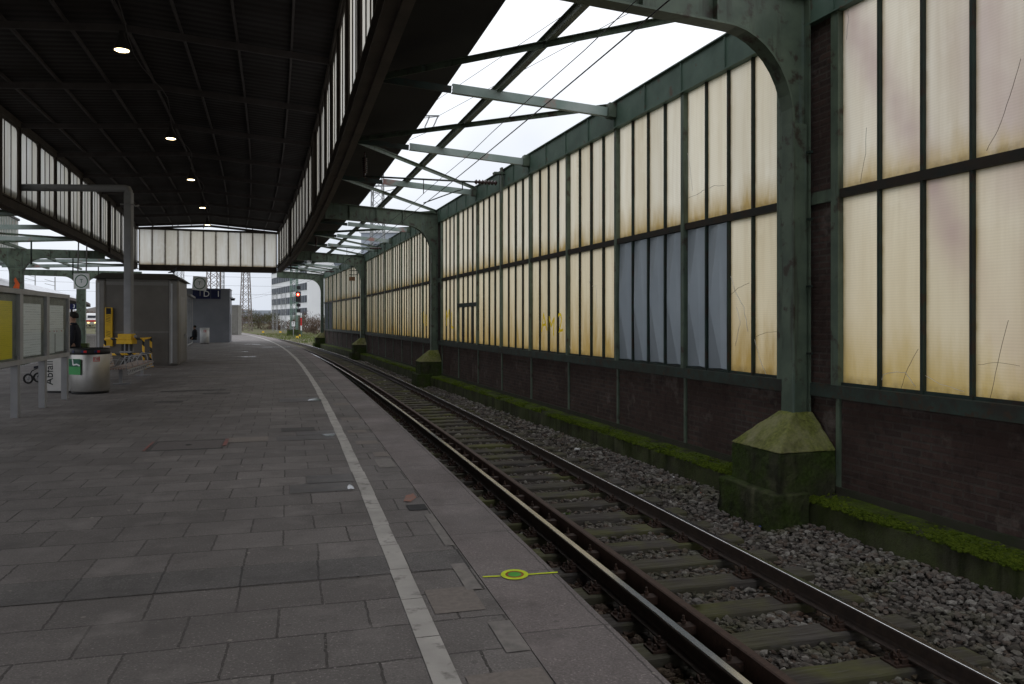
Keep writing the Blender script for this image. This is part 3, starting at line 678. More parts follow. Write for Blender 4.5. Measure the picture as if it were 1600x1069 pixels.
# ------------------------------------------------------------------ glazed brick wall (four bays) and green portal frames
class Bay:
    def __init__(s, a, b):
        s.a = a; s.b = b; s.u = (b-a); s.L = s.u.length; s.u = s.u.normalized(); s.n = V(s.u.y, -s.u.x, 0)
    def w(s, q, t, z): return s.a+s.u*q-s.n*t+V(0, 0, z)      # t: metres towards the track
BAYS = [Bay(a, b) for a, b in zip(G[:-1], G[1:])]
Z_LEDGE, Z_SILL0, Z_SILL1, Z_MID0, Z_MID1, Z_GT, Z_GTOP = -.31, .86, .95, 3.10, 3.20, 5.24, 5.74
names = ['nearest bay of the glazed brick wall, right of the first green column, with big grimy panes',
         'second bay of the glazed brick wall, with blue grey sheets replacing some panes',
         'third bay of the glazed brick wall, between the second and third green columns',
         'farthest bay of the glazed brick wall, ending at the last green column']
wall_roots = []
for bi, B in enumerate(BAYS):
    root = thing('glazed_wall', names[bi], 'wall', B.w(B.L/2, 0, Z_LEDGE), 'bays of the glazed brick wall')
    U, N = B.u, B.n; wall_roots.append(root)
    hp = .5; m0 = hp; mod = (B.L-2*hp)/8
    def bx(mb, q0, q1, t0, t1, z0, z1, mi=0):
        mb.box(B.w((q0+q1)/2, (t0+t1)/2, (z0+z1)/2), (q1-q0, abs(t1-t0), z1-z0), U, N, mi)
    e0, e1 = (0 if bi else 0), B.L
    mb = MB(); bx(mb, hp, B.L-hp, -.22, 0, -.9, Z_SILL0); mb.build('brick_plinth', BRICK, root)
    mb = MB(); bx(mb, hp, B.L-hp, .002, .045, Z_LEDGE-.02, Z_LEDGE+.09); mb.build('base_course', M('base_course', (.045, .04, .03), (.03, .035, .018), rough=.9) if bi == 0 else bpy.data.materials['base_course'], root)
    mb = MB(); bx(mb, 0, hp, -.22, .02, -.9, Z_GT-.002); mb.build('brick_pier', BRICK, root)
    mb = MB(); bx(mb, B.L-hp, B.L-.001, -.22, .02, -.9, Z_GT-.002); mb.build('brick_pier', BRICK, root)
    # mossy ledge with an uneven top
    nseg = 60; mb = MB(); vs = []; fs = []
    for i in range(nseg+1):
        q = B.L*i/nseg; j = [random.uniform(-.02, .02) for _ in range(4)]
        vs += [B.w(q, .44+j[0]*.5, -.95), B.w(q, .43+j[0], Z_LEDGE-.05+j[1]), B.w(q, .37+j[2], Z_LEDGE-.005+j[1]), B.w(q, .18, Z_LEDGE+j[3]*.6), B.w(q, -.02, Z_LEDGE+.012+j[3]*.3)]
    for i in range(nseg):
        for k in range(4): fs.append((i*5+k, (i+1)*5+k, (i+1)*5+k+1, i*5+k+1))
    mb.mesh(vs, fs, 0, True); mb.build('mossy_ledge', LEDGE, root)
    # sill, head girder
    mb = MB(); bx(mb, 0.0, B.L, -.08, .085, Z_SILL0, Z_SILL1); bx(mb, 0, B.L, .085, .10, Z_SILL0-.06, Z_SILL1-.002); mb.build('sill_beam', M('sill_paint', (.035, .055, .045), (.03, .028, .022), rough=.7, scale=4, col3=(.05, .032, .02), scale3=9) if bi == 0 else bpy.data.materials['sill_paint'], root)
    mb = MB(); bx(mb, 0, B.L, .06, .085, Z_GT+.02, Z_GTOP-.02); bx(mb, 0, B.L, -.05, .11, Z_GT, Z_GT+.02); bx(mb, 0, B.L, -.05, .12, Z_GTOP-.02, Z_GTOP)
    for k in range(17):
        q = m0+mod*k/2
        if 0.05 < q < B.L-.05: bx(mb, q-.012, q+.012, .085, .105, Z_GT+.02, Z_GTOP-.02)
    mb.build('head_girder', HEADG, root)
    # posts
    for k in range(9):
        q = m0+mod*k; w = .045 if 0 < k < 8 else .06
        mb = MB(); bx(mb, q-w, q+w, -.06, .075, Z_SILL1, Z_GT)
        bx(mb, q-.03, q+.03, 0, .03, Z_LEDGE+.09, Z_SILL0-.06)
        mb.build('post', GREEN, root)
    for k in range(8):
        for lev in (0, 1):
            q0 = m0+mod*k+(.06 if k == 0 else .045); q1 = m0+mod*(k+1)-(.06 if k == 7 else .045)
            z0, z1 = ((Z_SILL1, Z_MID0), (Z_MID1, Z_GT))[lev]
            pw = (q1-q0)/4
            mb = MB()
            for j in range(1, 4): bx(mb, q0+pw*j-.017, q0+pw*j+.017, -.02, .045, z0+.001, z1-.001)
            if lev: bx(mb, q0, q1, -.045, .055, Z_MID0, Z_MID1, 1)
            else: bx(mb, q0, q1, -.03, .03, z0, z0+.035)
            extra = (bi == 1 and k == 6 and lev == 0)
            if extra:
                bx(mb, q0, q1, -.02, .06, 2.12, 2.24); bx(mb, q0+pw*.85, q0+pw*1.15, -.015, .05, z0+.04, 2.12); bx(mb, q0+pw*2.85, q0+pw*3.15, -.015, .05, z0+.04, 2.12)
            win = mb.build('window', [GREEN_DARK, RAILBAR], root)
            gl = MB(); sh = MB()
            for j in range(4):
                a, b = q0+pw*j+(.017 if j else 0), q0+pw*(j+1)-(.017 if j < 3 else 0)
                metal = (bi == 1 and lev == 0 and ((k == 0 and j >= 2) or k == 1)) or (bi == 3 and lev == 0 and k >= 6)
                zb = z0+(.035 if lev == 0 else 0); tt = random.uniform(-.006, .006)
                if metal and bi == 1:
                    # folded sheet: long thin creases
                    zc = zb+(z1-zb)*random.uniform(.42, .58); c = B.w(a+(b-a)*.74, .085, zc)
                    q_ = [B.w(a, .0, zb), B.w(b, .0, zb), B.w(b, .0, z1), B.w(a, .0, z1)]
                    f_ = B.w(a+(b-a)*.40, .045, z1-.02); g_ = B.w(a+(b-a)*.26, .045, zb+.02)
                    sh.mesh([*q_, c, f_, g_], [(0, 6, 4, 5, 3) if False else (0, 6, 5, 3), (6, 4, 5), (0, 1, 6), (6, 1, 4), (1, 2, 4), (4, 2, 5), (2, 3, 5)])
                elif metal:
                    sh.face([B.w(a, 0, zb), B.w(b, 0, zb), B.w(b, 0, z1), B.w(a, 0, z1)])
                else:
                    gl.face([B.w(a, tt, zb), B.w(b, -tt, zb), B.w(b, -tt, z1), B.w(a, tt, z1)], uv=[(0, 0), (1, 0), (1, z1-zb), (0, z1-zb)])
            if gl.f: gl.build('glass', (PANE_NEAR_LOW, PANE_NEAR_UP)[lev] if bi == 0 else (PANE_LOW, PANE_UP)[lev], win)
            if sh.f: sh.build('metal_sheet', BLUESHEET if bi == 1 else BLUESHEET2, win, label='blue grey folded metal sheets in place of panes')
    # steel ties across the pier beside the column
    for q in (.25, B.L-.25):
        mb = MB(); bx(mb, q-.25, q+.25, .022, .06, Z_MID0-.02, Z_MID1+.02); mb.build('pier_tie', GREEN, root)
# sprayed letters on the panes
SPRAY, _t, _p, _o = newmat('yellow_spray'); _p.inputs['Base Color'].default_value = (.80, .62, .03, 1); _p.inputs['Roughness'].default_value = .8
_tl = node(_t, 'ShaderNodeBsdfTranslucent'); _tl.inputs[0].default_value = (.95, .80, .06, 1); _ms = node(_t, 'ShaderNodeMixShader'); _ms.inputs[0].default_value = .75
_t.links.new(_p.outputs[0], _ms.inputs[1]); _t.links.new(_tl.outputs[0], _ms.inputs[2]); _t.links.new(_ms.outputs[0], _o.inputs[0])
B = BAYS[1]; mod = (B.L-1)/8
def graffiti(q, z, s, letters, label, bay, thick=.02):
    root = thing('graffiti', label, 'graffiti', bay.w(q, .03, z))
    x = q
    for ch, dx, dz, rot in letters:
        ux = -bay.u*math.cos(rot)+V(0, 0, 1)*math.sin(rot); uy = bay.u*math.sin(rot)+V(0, 0, 1)*math.cos(rot)
        vs, fs = text_mesh(ch, s, bay.w(q+dx, .026, z+dz), ux, uy, 0)
        mb = MB(); mb.mesh(vs, fs); mb.build('letter', SPRAY, root)
graffiti(.5+mod*3.45, 1.62, .62, [('A', .42, 0, .1), ('M', -.05, -.08, -.1), ('2', -.62, .0, .15)], 'yellow sprayed letters across the lower panes left of the blue grey sheets', B)
graffiti(.5+mod*7.5, 1.75, .8, [('M', .3, 0, .1), ('L', -.35, -.1, -.1)], 'faint yellow sprayed scrawl on lower panes right of the second green column', B)
graffiti(.5+mod*.85, 1.75, .7, [('M', .45, 0, .1), ('U', -.2, -.1, -.1)], 'faint yellow sprayed scrawl on lower panes left of the second green column', BAYS[2])

CRK_L = M('crack_pale', (.85, .84, .80), rough=.5, bstr=0); CRK_D = M('crack_dark', (.10, .085, .06), rough=.8, bstr=0)
def on_wall(bay, px, py):
    k = (px-800)/1240; Y = (bay.a.dot(bay.n))/(k*bay.n.x+bay.n.y); return V(k*Y, Y, H-(py-500)*Y/1240)-bay.n*.012
for bay, pale, r_, pts in ((BAYS[0], 0, .0022, [(1597, 92), (1580, 150), (1560, 205), (1543, 236)]), (BAYS[0], 1, .003, [(1326, 8), (1327, 30), (1324, 62)]), (BAYS[0], 0, .002, [(1355, 200), (1354, 240), (1346, 285)]),
    (BAYS[0], 1, .003, [(1376, 600), (1382, 585), (1400, 581), (1416, 582), (1432, 604)]), (BAYS[0], 0, .002, [(1436, 545), (1420, 575), (1408, 610)]), (BAYS[0], 1, .0022, [(1444, 585), (1470, 600), (1508, 612)]), (BAYS[0], 0, .002, [(1577, 500), (1560, 570), (1548, 625)]), (BAYS[0], 0, .002, [(1530, 570), (1560, 566), (1595, 572)]),
    (BAYS[1], 1, .004, [(1143, 432), (1150, 455), (1163, 480), (1170, 518)]), (BAYS[1], 0, .0025, [(1172, 442), (1155, 450), (1142, 462)]), (BAYS[1], 1, .0035, [(1180, 530), (1188, 560), (1198, 585)]), (BAYS[1], 0, .0025, [(1180, 528), (1196, 520), (1216, 518)]), (BAYS[1], 1, .0035, [(1152, 480), (1158, 505), (1150, 540)]),
    (BAYS[1], 0, .0025, [(1072, 312), (1090, 304), (1102, 297), (1118, 290), (1133, 290)]), (BAYS[1], 1, .003, [(1076, 240), (1080, 270), (1083, 298)]), (BAYS[1], 1, .004, [(921, 438), (924, 448), (932, 446), (934, 480)]), (BAYS[1], 1, .004, [(888, 525), (892, 545)])):
    mb = MB(); fine = []
    for a, b in zip(pts[:-1], pts[1:]):
        for i in range(4): fine.append((a[0]+(b[0]-a[0])*i/4+random.uniform(-.6, .6), a[1]+(b[1]-a[1])*i/4+random.uniform(-.6, .6)))
    fine.append(pts[-1]); mb.tube([on_wall(bay, *q) for q in fine], r_, 4); mb.build('pane_crack', CRK_L if pale else CRK_D, wall_roots[BAYS.index(bay)])

ROUGH_TEX = bpy.data.textures.new('concrete_wear', 'CLOUDS'); ROUGH_TEX.noise_scale = .12; ROUGH_TEX.noise_depth = 4
def roughen(o, st=.03, lv=5):
    a = o.modifiers.new('sub', 'SUBSURF'); a.subdivision_type = 'SIMPLE'; a.levels = lv; a.render_levels = lv
    d = o.modifiers.new('wear', 'DISPLACE'); d.texture = ROUGH_TEX; d.texture_coords = 'GLOBAL'; d.strength = st; d.mid_level = .5
    return o
def portal(gi, label, fl_label):
    B = BAYS[min(gi, 3)]; Bp = BAYS[max(gi-1, 0)]
    u = (B.u+Bp.u).normalized(); n = V(u.y, -u.x, 0); g = G[gi]
    def q(s, t, z): return g+u*s-n*t+V(0, 0, z)
    tc_ = .21                                   # column centre, metres in front of the wall
    root = thing('portal_frame', label, 'portal frame', q(0, tc_, .5), 'green steel portal frames over the near track')
    # length of beam to the canopy girder
    base = g-n*tc_
    T = 1
    for T_ in np.arange(1.5, 6, .02):
        p = base-n*T_; Yf = foot(p.x, p.y); nn = nrm(Yf); d = (p.x-E(Yf))*nn[0]+(p.y-Yf)*nn[1]
        if d < -.28: T = T_; break
    sl = .055; zt0, zb0 = 5.58, 5.08
    inner = [(.10, .5), (.10, 4.05)]
    r = .95
    for k in range(1, 10):
        a = math.pi/2*k/10; inner.append((.10+r*(1-math.cos(a)), 4.05+(zb0+sl*1.1-4.05)*math.sin(a)))
    inner += [(.10+r, zb0+sl*1.1), (T, zb0+sl*T)]
    outer = [(-.10, .5), (-.10, zt0-.008), (T, zt0+sl*T)]
    def Q(s, t, z): return q(s, tc_+t, z)
    # web: polygon between inner and outer line
    poly = [Q(-.012, t, z) for t, z in inner]+[Q(-.012, t, z) for t, z in outer[::-1]]
    mb = MB(); mb.prism(poly, u*.024); mb.build('web_plate', GREEN, root)
    def strip(mb, line, w, th, off):
        # flange following a line, thickness to the 'off' side
        n_ = len(line); vs = []; fs = []
        for i, (t, z) in enumerate(line):
            a = line[max(i-1, 0)]; b = line[min(i+1, n_-1)]; dx, dz = b[0]-a[0], b[1]-a[1]; l = math.hypot(dx, dz); nx, nz_ = -dz/l*off, dx/l*off
            for s_ in (-w/2, w/2):
                vs.append(Q(s_, t, z)); vs.append(Q(s_, t+nx*th, z+nz_*th))
        for i in range(n_-1):
            o = i*4; p = o+4
            fs += [(o, o+2, p+2, p), (o+1, p+1, p+3, o+3), (o, p, p+1, o+1), (o+2, o+3, p+3, p+2)]
        fs += [(0, 1, 3, 2), ((n_-1)*4, (n_-1)*4+2, (n_-1)*4+3, (n_-1)*4+1)]
        mb.mesh(vs, fs, 0, False)
    mb = MB(); strip(mb, inner, .22, .025, -1); mb.build('inner_flange', GREEN, root)
    mb = MB(); strip(mb, outer, .22, .025, 1); mb.build('outer_flange', GREEN, root)
    for t in (1.15, 2.1, 3.05):
        if t < T-.2:
            for s_ in (-1, 1):
                mb = MB(); a = Q(s_*.012, t-.008, zb0+sl*t+.002); 
                mb.box(Q(s_*.06, t, (zb0+zt0)/2+sl*t), (.095, .016, zt0-zb0-.012), u, n); mb.build('stiffener', GREEN, root)
    # side cover plates make the lower shaft read as a box
    for s_ in (-1, 1):
        mb = MB(); mb.box(Q(s_*.075, 0, 2.3), (.012, .17, 3.5), u, n); mb.build('shaft_plate', GREEN, root)
    # step irons on the side
    for z in (1.3, 2.1, 2.9, 3.7):
        mb = MB(); mb.box(Q(-.14, -.08, z), (.06, .05, .025), u, n); mb.build('step_iron', GREEN_DARK, root)
    # footing: a mossy block with a stepped base and hipped cap
    fr = thing('concrete_footing', fl_label, 'footing', q(0, .4, -.75), 'mossy concrete footings of the green columns')
    hw, dep = .47, .80
    def jit(p, a=.006): return p+V(random.uniform(-a, a), random.uniform(-a, a), random.uniform(-a, a))
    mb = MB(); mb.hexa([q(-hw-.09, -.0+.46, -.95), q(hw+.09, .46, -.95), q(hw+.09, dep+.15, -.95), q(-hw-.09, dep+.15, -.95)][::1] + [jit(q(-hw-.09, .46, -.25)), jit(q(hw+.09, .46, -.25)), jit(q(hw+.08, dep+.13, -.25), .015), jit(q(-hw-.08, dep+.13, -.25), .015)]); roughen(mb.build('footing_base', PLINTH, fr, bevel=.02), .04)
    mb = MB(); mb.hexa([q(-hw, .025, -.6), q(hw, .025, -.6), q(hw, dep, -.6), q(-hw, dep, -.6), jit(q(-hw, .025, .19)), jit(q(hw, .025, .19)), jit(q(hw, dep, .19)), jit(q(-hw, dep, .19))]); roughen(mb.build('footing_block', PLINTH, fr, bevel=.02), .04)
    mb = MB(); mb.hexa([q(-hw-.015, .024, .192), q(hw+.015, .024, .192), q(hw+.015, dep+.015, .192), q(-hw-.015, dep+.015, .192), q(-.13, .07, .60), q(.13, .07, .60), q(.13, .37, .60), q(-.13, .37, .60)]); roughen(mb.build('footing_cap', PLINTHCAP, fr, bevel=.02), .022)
    return Q, T
portal(1, 'nearest green steel column with its curved bracket and beam reaching over the track', 'nearest mossy concrete footing with a hipped cap, under the nearest green column')
portal(2, 'second green steel column with curved bracket, where the blue grey sheeted bay ends', 'second mossy concrete footing, under the second green column along the wall')
portal(3, 'third green steel column with curved bracket, a small brown plate on it', 'third mossy concrete footing, under the third green column along the wall')
portal(4, 'farthest green steel column with curved bracket, at the end of the glazed wall', 'farthest mossy concrete footing, at the end of the glazed wall beside the grass')
# small bracket with a brown plate on the third column
Bq = BAYS[2]; c = G[3]-BAYS[3].n*.5
pl = thing('ladder_bracket', 'little rung bracket with a brown plate fixed high on the third green column', 'bracket', c+V(0, 0, 3.4))
for z in (4.45, 4.7, 4.95):
    mb = MB(); mb.tube([c+V(0, 0, z), c+V(-.5, -.1, z)], .02, 6); mb.build('rung', GREEN_DARK, pl)
mb = MB(); mb.box(c+V(-.32, -.1, 4.2), (.36, .05, .24)); mb.build('plate', M('brown_plate', (.19, .10, .05), rough=.7), pl)

# open steel roof over the track
rb_labels = {0: 'nearest open steel roof bay, right above the first green column', 1: 'open steel roof bay between the first and second green columns with long diagonal braces',
             2: 'open steel roof bay between the second and third green columns', 3: 'farthest open steel roof bay, before the last green column'}
def girder_pt(w, d=-.28): return P(foot(w.x, w.y), d, 0)
for bi in (1, 2, 3):
    B = BAYS[bi]; mod = (B.L-1)/8
    root = thing('track_roof', rb_labels[bi], 'roof frame', B.w(B.L/2, 2, 5.5), 'open steel roof bays over the near track')
    nodes_w = []; nodes_g = []
    for k in (0, 2, 4, 6, 8):
        q = .5+mod*k if 0 < k < 8 else (0 if k == 0 else B.L)
        w = B.w(q, .1, 0); g = girder_pt(w); nodes_w.append(w); nodes_g.append(g)
    zw, zg = 5.58, 5.86
    def Z(p, z): return V(p.x, p.y, z)
    for k in (1, 2, 3):
        a, b = Z(nodes_w[k], zw-.04), Z(nodes_g[k], zg-.02); d = (b-a).normalized(); side = d.cross(V(0, 0, 1)).normalized(); up = side.cross(d)
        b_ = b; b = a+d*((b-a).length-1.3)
        mb = MB(); mb.box((b+b_)/2+d*.01-up*.03, ((b_-b).length-.02, .05, .12), d, side); mb.build('shaded_beam_end', GREEN_DARK, root)  # beam end coloured dark green to paint in the shade under the soffit
        mb = MB(); L = (b-a).length; c = (a+b)/2
        mb.box(c, (L, .012, .16), d, side); mb.box(c+up*.074+side*.05, (L, .09, .012), d, side); mb.box(c-up*.074+side*.05, (L, .09, .012), d, side)
        mb.build('cross_beam', GREEN_PALE, root)
        mb = MB(); mb.box(a+V(0, 0, .02)-d*(-.06), (.14, .2, .26), d, side); mb.build('bracket_plate', GREEN, root)
    # longitudinal tie half-way
    a = (Z(nodes_w[0], 5.75)+Z(nodes_g[0], 5.87))/2; b = (Z(nodes_w[4], 5.75)+Z(nodes_g[4], 5.87))/2
    mb = MB(); mb.beam(a, b, .10, .10); mb.beam(a+V(0, 0, .055), b+V(0, 0, .055), .16, .012); mb.build('longitudinal_tie', GREEN, root)
    for (i, j, wi) in ((0, 1, 1), (1, 2, 1), (3, 2, 1), (4, 3, 1)):
        a = Z(nodes_w[i], 5.70); b = Z(nodes_g[j], 5.86)
        mb = MB(); mb.beam(a, b, .085, .012); mb.beam(a-V(0, 0, .045), b-V(0, 0, .045), .012, .09); mb.build('diagonal_brace', GREEN, root)

# ------------------------------------------------------------------ platform canopy
FY = [foot(g.x, g.y) for g in G]                   # frame stations along the platform
CY0, CY1 = -14, 61.3
can = thing('platform_canopy', 'long dark platform roof with glazed clerestory sides and a shallow ridge', 'canopy', P(25, -5.6, 5.4))
dR, dL, dM = -.58, -10.40, -5.49
ZE, ZR, ZB, ZS, ZH = 8.55, 8.92, 5.40, 5.74, 8.28
def ceiling_mat():
    m, t, p, o = newmat('ceiling_boards')
    uv = node(t, 'ShaderNodeUVMap', uv_map='UVMap')
    w = node(t, 'ShaderNodeTexWave', wave_type='BANDS', bands_direction='Y'); w.inputs['Scale'].default_value = .9; w.inputs['Distortion'].default_value = .4
    t.links.new(uv.outputs[0], w.inputs['Vector'])
    c = mixc(t, w.outputs['Fac'], (.026, .023, .024), (.042, .038, .038))
    c = mixc(t, noise_fac(t, .5, .4, .7), c, (.02, .016, .015))
    t.links.new(c, p.inputs['Base Color']); p.inputs['Roughness'].default_value = .9; p.inputs['Specular IOR Level'].default_value = .1
    bump(t, p, w.outputs['Fac'], .5, .03); return m
CEIL = ceiling_mat()
mb = MB(); sweep(mb, [(dR+.35, ZE-.02), (dM, ZR), (dL-.35, ZE-.02), (dL-.35, ZE+.12), (dM, ZR+.14), (dR+.35, ZE+.12)], CY0, CY1+.5, 2, mis=[0, 0, 1, 1, 1, 1]); mb.build('roof', [CEIL, ROOFTOP], can)
def ceil_z(d): return ZE-.02+(ZR-ZE+.02)*(1-abs(d-dM)/(dR+.35-dM))
for d in (-1.6, -2.9, -4.2, dM, -6.75, -8.05, -9.35):
    z = ceil_z(d); mb = MB(); sweep(mb, [(d-.025, z-.10), (d-.025, z-.002), (d+.025, z-.002), (d+.025, z-.10)], CY0, CY1, 2.5); mb.build('purlin', CEIL_STEEL, can)
s = arc(FY[1])
rafters = []
bounds = []                                         # clerestory window stations
for a, b in zip(FY[:-1], FY[1:]):
    for k in range(8): bounds.append(Yof(arc(a)+(arc(b)-arc(a))*k/8))
bounds.append(FY[-1])
bounds = [y for y in bounds if CY0 <= y < CY1-.6]+[CY1-.05]
for i, Y in enumerate(bounds):
    if i % 2 == (len([y for y in bounds if y < FY[1]]) % 2) or Y > CY1-1:
        mb = MB(); t = tan(Y)
        for da, db in ((dR, dM), (dM, dL)):
            a = P(Y, da, ceil_z(da)-.19); b = P(Y, db, ceil_z(db)-.19); mb.beam(a, b, .06, .17)
        mb.build('rafter', CEIL_STEEL, can)
def round_rect(w, h, r, k=5):
    pts = []
    for cx, cz, a0 in ((w/2-r, h-r, 0), (-w/2+r, h-r, 90), (-w/2+r, r, 180), (w/2-r, r, 270)):
        for i in range(k+1):
            a = R(a0+90*i/k); pts.append((cx+r*math.cos(a), cz+r*math.sin(a)))
    return pts
def framed_panel(mb, org, ux, uy, un, w, h, iw, z0, ih, r, th, mi=0):
    """plate w x h with a rounded opening; ux across, uy up"""
    inn = round_rect(iw, ih, r); inn = [(x, z+z0) for x, z in inn]; outp = []
    for x, z in inn:
        # push to the outer rectangle
        cx, cz = 0, z0+ih/2; dx, dz = x-cx, z-cz
        k = min((w/2)/abs(dx) if abs(dx) > 1e-6 else 9e9, ((h-cz) if dz > 0 else cz)/abs(dz) if abs(dz) > 1e-6 else 9e9); outp.append((cx+dx*k, cz+dz*k))
    # include the corners
    n = len(inn); vs = []
    for x, z in inn: vs.append(org+ux*x+uy*z-un*th/2)
    for x, z in outp: vs.append(org+ux*x+uy*z-un*th/2)
    for x, z in inn: vs.append(org+ux*x+uy*z+un*th/2)
    for x, z in outp: vs.append(org+ux*x+uy*z+un*th/2)
    fs = []
    for i in range(n):
        j = (i+1) % n
        fs += [(i, j, n+j, n+i), (2*n+i, 3*n+i, 3*n+j, 2*n+j), (i, 2*n+i, 2*n+j, j)]
    mb.mesh(vs, fs, mi)
    # corner fill: triangles to the true corners
    for sx in (-1, 1):
        for zz in (0, h):
            cands = [o for o in outp if (o[0]*sx > 0) and ((o[1]-(z0+ih/2))*(1 if zz else -1) > 0)]
            onx = [o for o in cands if abs(abs(o[0])-w/2) < 1e-5]; onz = [o for o in cands if abs(o[1]-zz) < 1e-5]
            if onx and onz:
                a = max(onx, key=lambda o: abs(o[1]-(z0+ih/2))); b = max(onz, key=lambda o: abs(o[0]))
                for e in (-th/2, th/2):
                    mb.mesh([org+ux*a[0]+uy*a[1]+un*e, org+ux*sx*w/2+uy*zz+un*e, org+ux*b[0]+uy*b[1]+un*e], [(0, 1, 2)], mi)
for side, d in (('right', dR), ('left', dL)):
    so_ = 1 if side == 'right' else -1
    mb = MB(); sweep(mb, [(d-.09, ZB), (d+.09, ZB), (d+.09, ZB+.03), (d+.012, ZB+.03), (d+.012, ZS-.03), (d+.09, ZS-.03), (d+.09, ZS), (d-.09, ZS), (d-.09, ZS-.03), (d-.012, ZS-.03), (d-.012, ZB+.03), (d-.09, ZB+.03)], CY0, CY1, 2); mb.build('girder', CANOPY_STEEL, can)
    mb = MB(); sweep(mb, [(d+so_*.10, ZB-.04), (d+so_*.24, ZB-.04), (d+so_*.24, ZB+.2), (d+so_*.10, ZB+.2)], CY0, CY1, 2); mb.build('girder_flange', CANOPY_STEEL, can)
    mb = MB(); sweep(mb, [(d-.08, ZH), (d+.08, ZH), (d+.08, ZE-.03), (d-.08, ZE-.03)], CY0, CY1, 2); mb.build('eaves_beam', CANOPY_STEEL, can)
    mb = MB()
    prf = [(d+so_*.06, ZS+.25), (d+so_*1.65, ZS+.31), (d+so_*1.68, ZS+.31), (d+so_*1.68, ZS+.39), (d+so_*.06, ZS+.33)]
    sweep(mb, prf, CY0, CY1+2.5, 2, mis=[0, 0, 0, 1, 0]); mb.build('soffit', [SOFFIT, ROOFTOP], can)
    for a, b in zip(bounds[:-1], bounds[1:]):
        if b < 1 and side == 'right' or b < 14 and side == 'left': pass
        pa, pb = P(a, d), P(b, d); ux = (pb-pa).normalized(); w = (pb-pa).length; un = V(ux.y, -ux.x, 0); mid = (pa+pb)/2
        atframe = any(abs(a-f) < .05 for f in FY) or any(abs(b-f) < .05 for f in FY)
        mb = MB(); iw = w-.42
        framed_panel(mb, mid+V(0, 0, ZS+.001), ux, V(0, 0, 1), un, w-.004, ZH-ZS-.002, iw, .05, ZH-ZS-.12, .2, .05)
        for j in (1, 2): mb.box(mid+ux*(-iw/2+iw*j/3)+V(0, 0, (ZS+ZH)/2), (.03, .035, ZH-ZS-.14), ux, un)
        # rib on the post between two openings
        mb.box(mid-ux*(w/2-.03)+V(0, 0, (ZS+ZH)/2)-un*so_*.045, (.05, .04, ZH-ZS-.01), ux, un)
        if any(abs(a-f) < .05 for f in FY): mb.box(mid-ux*(w/2-.12)+V(0, 0, (ZB+ZH)/2)-un*so_*.08, (.30, .10, ZH-ZB-.03), ux, un)
        win = mb.build('clerestory_window', CANOPY_STEEL, can)
        gl = MB()
        for j in range(3):
            q0, q1 = -iw/2-.03+(iw+.06)*j/3, -iw/2-.03+(iw+.06)*(j+1)/3
            o_ = mid+un*so_*.004
            gl.face([o_+ux*q0+V(0, 0, ZS+.03), o_+ux*q1+V(0, 0, ZS+.03), o_+ux*q1+V(0, 0, ZH-.05), o_+ux*q0+V(0, 0, ZH-.05)], uv=[(0, 0), (1, 0), (1, 2.4), (0, 2.4)])
        gl.build('glass', PANE_CANOPY, win)
# gable end
Y = CY1; a, b = P(Y, dR-.1), P(Y, dL+.1); ux = (b-a).normalized(); w = (b-a).length; mid = (a+b)/2; un = V(ux.y, -ux.x, 0)
mb = MB(); mb.box(mid+V(0, 0, (ZB+ZS)/2-.05), (w, .3, ZS-ZB+.1), ux, un); mb.build('end_girder', CANOPY_STEEL, can)
mb = MB(); mb.box(mid+V(0, 0, ZH+.10), (w, .12, .14), ux, un)
for j in range(12): mb.box(a+ux*w*j/11+V(0, 0, (ZS+ZH+.03)/2), (.055, .08, ZH-ZS+.02), ux, un)
for j in range(0, 12, 2): mb.box(a+ux*w*j/11+V(0, 0, (ZH+ZR)/2+.08), (.06, .08, .28), ux, un)
ge = mb.build('gable_window', CANOPY_STEEL, can)
gl = MB()
for j in range(11):
    p, q = a+ux*(w*j/11+.028), a+ux*(w*(j+1)/11-.028)
    gl.face([p+V(0, 0, ZS), q+V(0, 0, ZS), q+V(0, 0, ZH+.03), p+V(0, 0, ZH+.03)], uv=[(0, 0), (1, 0), (1, 2.4), (0, 2.4)])
gl.build('glass', PANE_CANOPY, ge)
# cable and net edge slung under the ceiling
cb = thing('ceiling_cable', 'thin slack cable looping between the lamps along the dark ceiling', 'cable', P(20, dM, 8.4))
pts = []
for k in range(41):
    Y = 8+k*1.1; pts.append(P(Y, dM+.25+.12*math.sin(k*.9), 8.45-.16*abs(math.sin(k*math.pi/8))))
mb = MB(); mb.tube(pts, .012, 5); mb.build('cable', CEIL_STEEL, cb)
# lamps
LAMP_SH = M('lamp_shade', (.05, .042, .04), rough=.6)
LAMP_ON = emis('lamp_glow', (1, .78, .42), 9)
lspec = [(7.3, 0), (19.1, 0), (27.6+.9, 0), (36.9, 0), (46.2, 0), (54.6, 0)]
lab = ['bell lamp above the camera, outside the top of the picture', 'nearest lit bell lamp under the dark ceiling, upper left', 'second lit bell lamp under the dark ceiling', 'third lit bell lamp under the dark ceiling', 'fourth lit bell lamp under the dark ceiling', 'farthest lit bell lamp, just in front of the glazed end of the roof']
for (Y, _), lb in list(zip(lspec, lab))[1:]:
    c = P(Y+1.6, dM-.05, 8.2)
    r = thing('bell_lamp', lb, 'lamp', c, 'lit bell lamps under the platform roof')
    mb = MB(); mb.lathe(c, [(.20, 0), (.19, .03), (.15, .16), (.10, .28), (.07, .34), (.07, .46), (.02, .47)], 20); mb.build('lamp_shade', LAMP_SH, r)
    mb = MB(); mb.lathe(c, [(.15, -.012), (.165, -.002)], 20); mb.build('lamp_lens', LAMP_ON, r)
    mb = MB(); mb.tube([c+V(0, 0, .46), c+V(0, 0, .56)], .02, 6); mb.build('hanger', CEIL_STEEL, r)

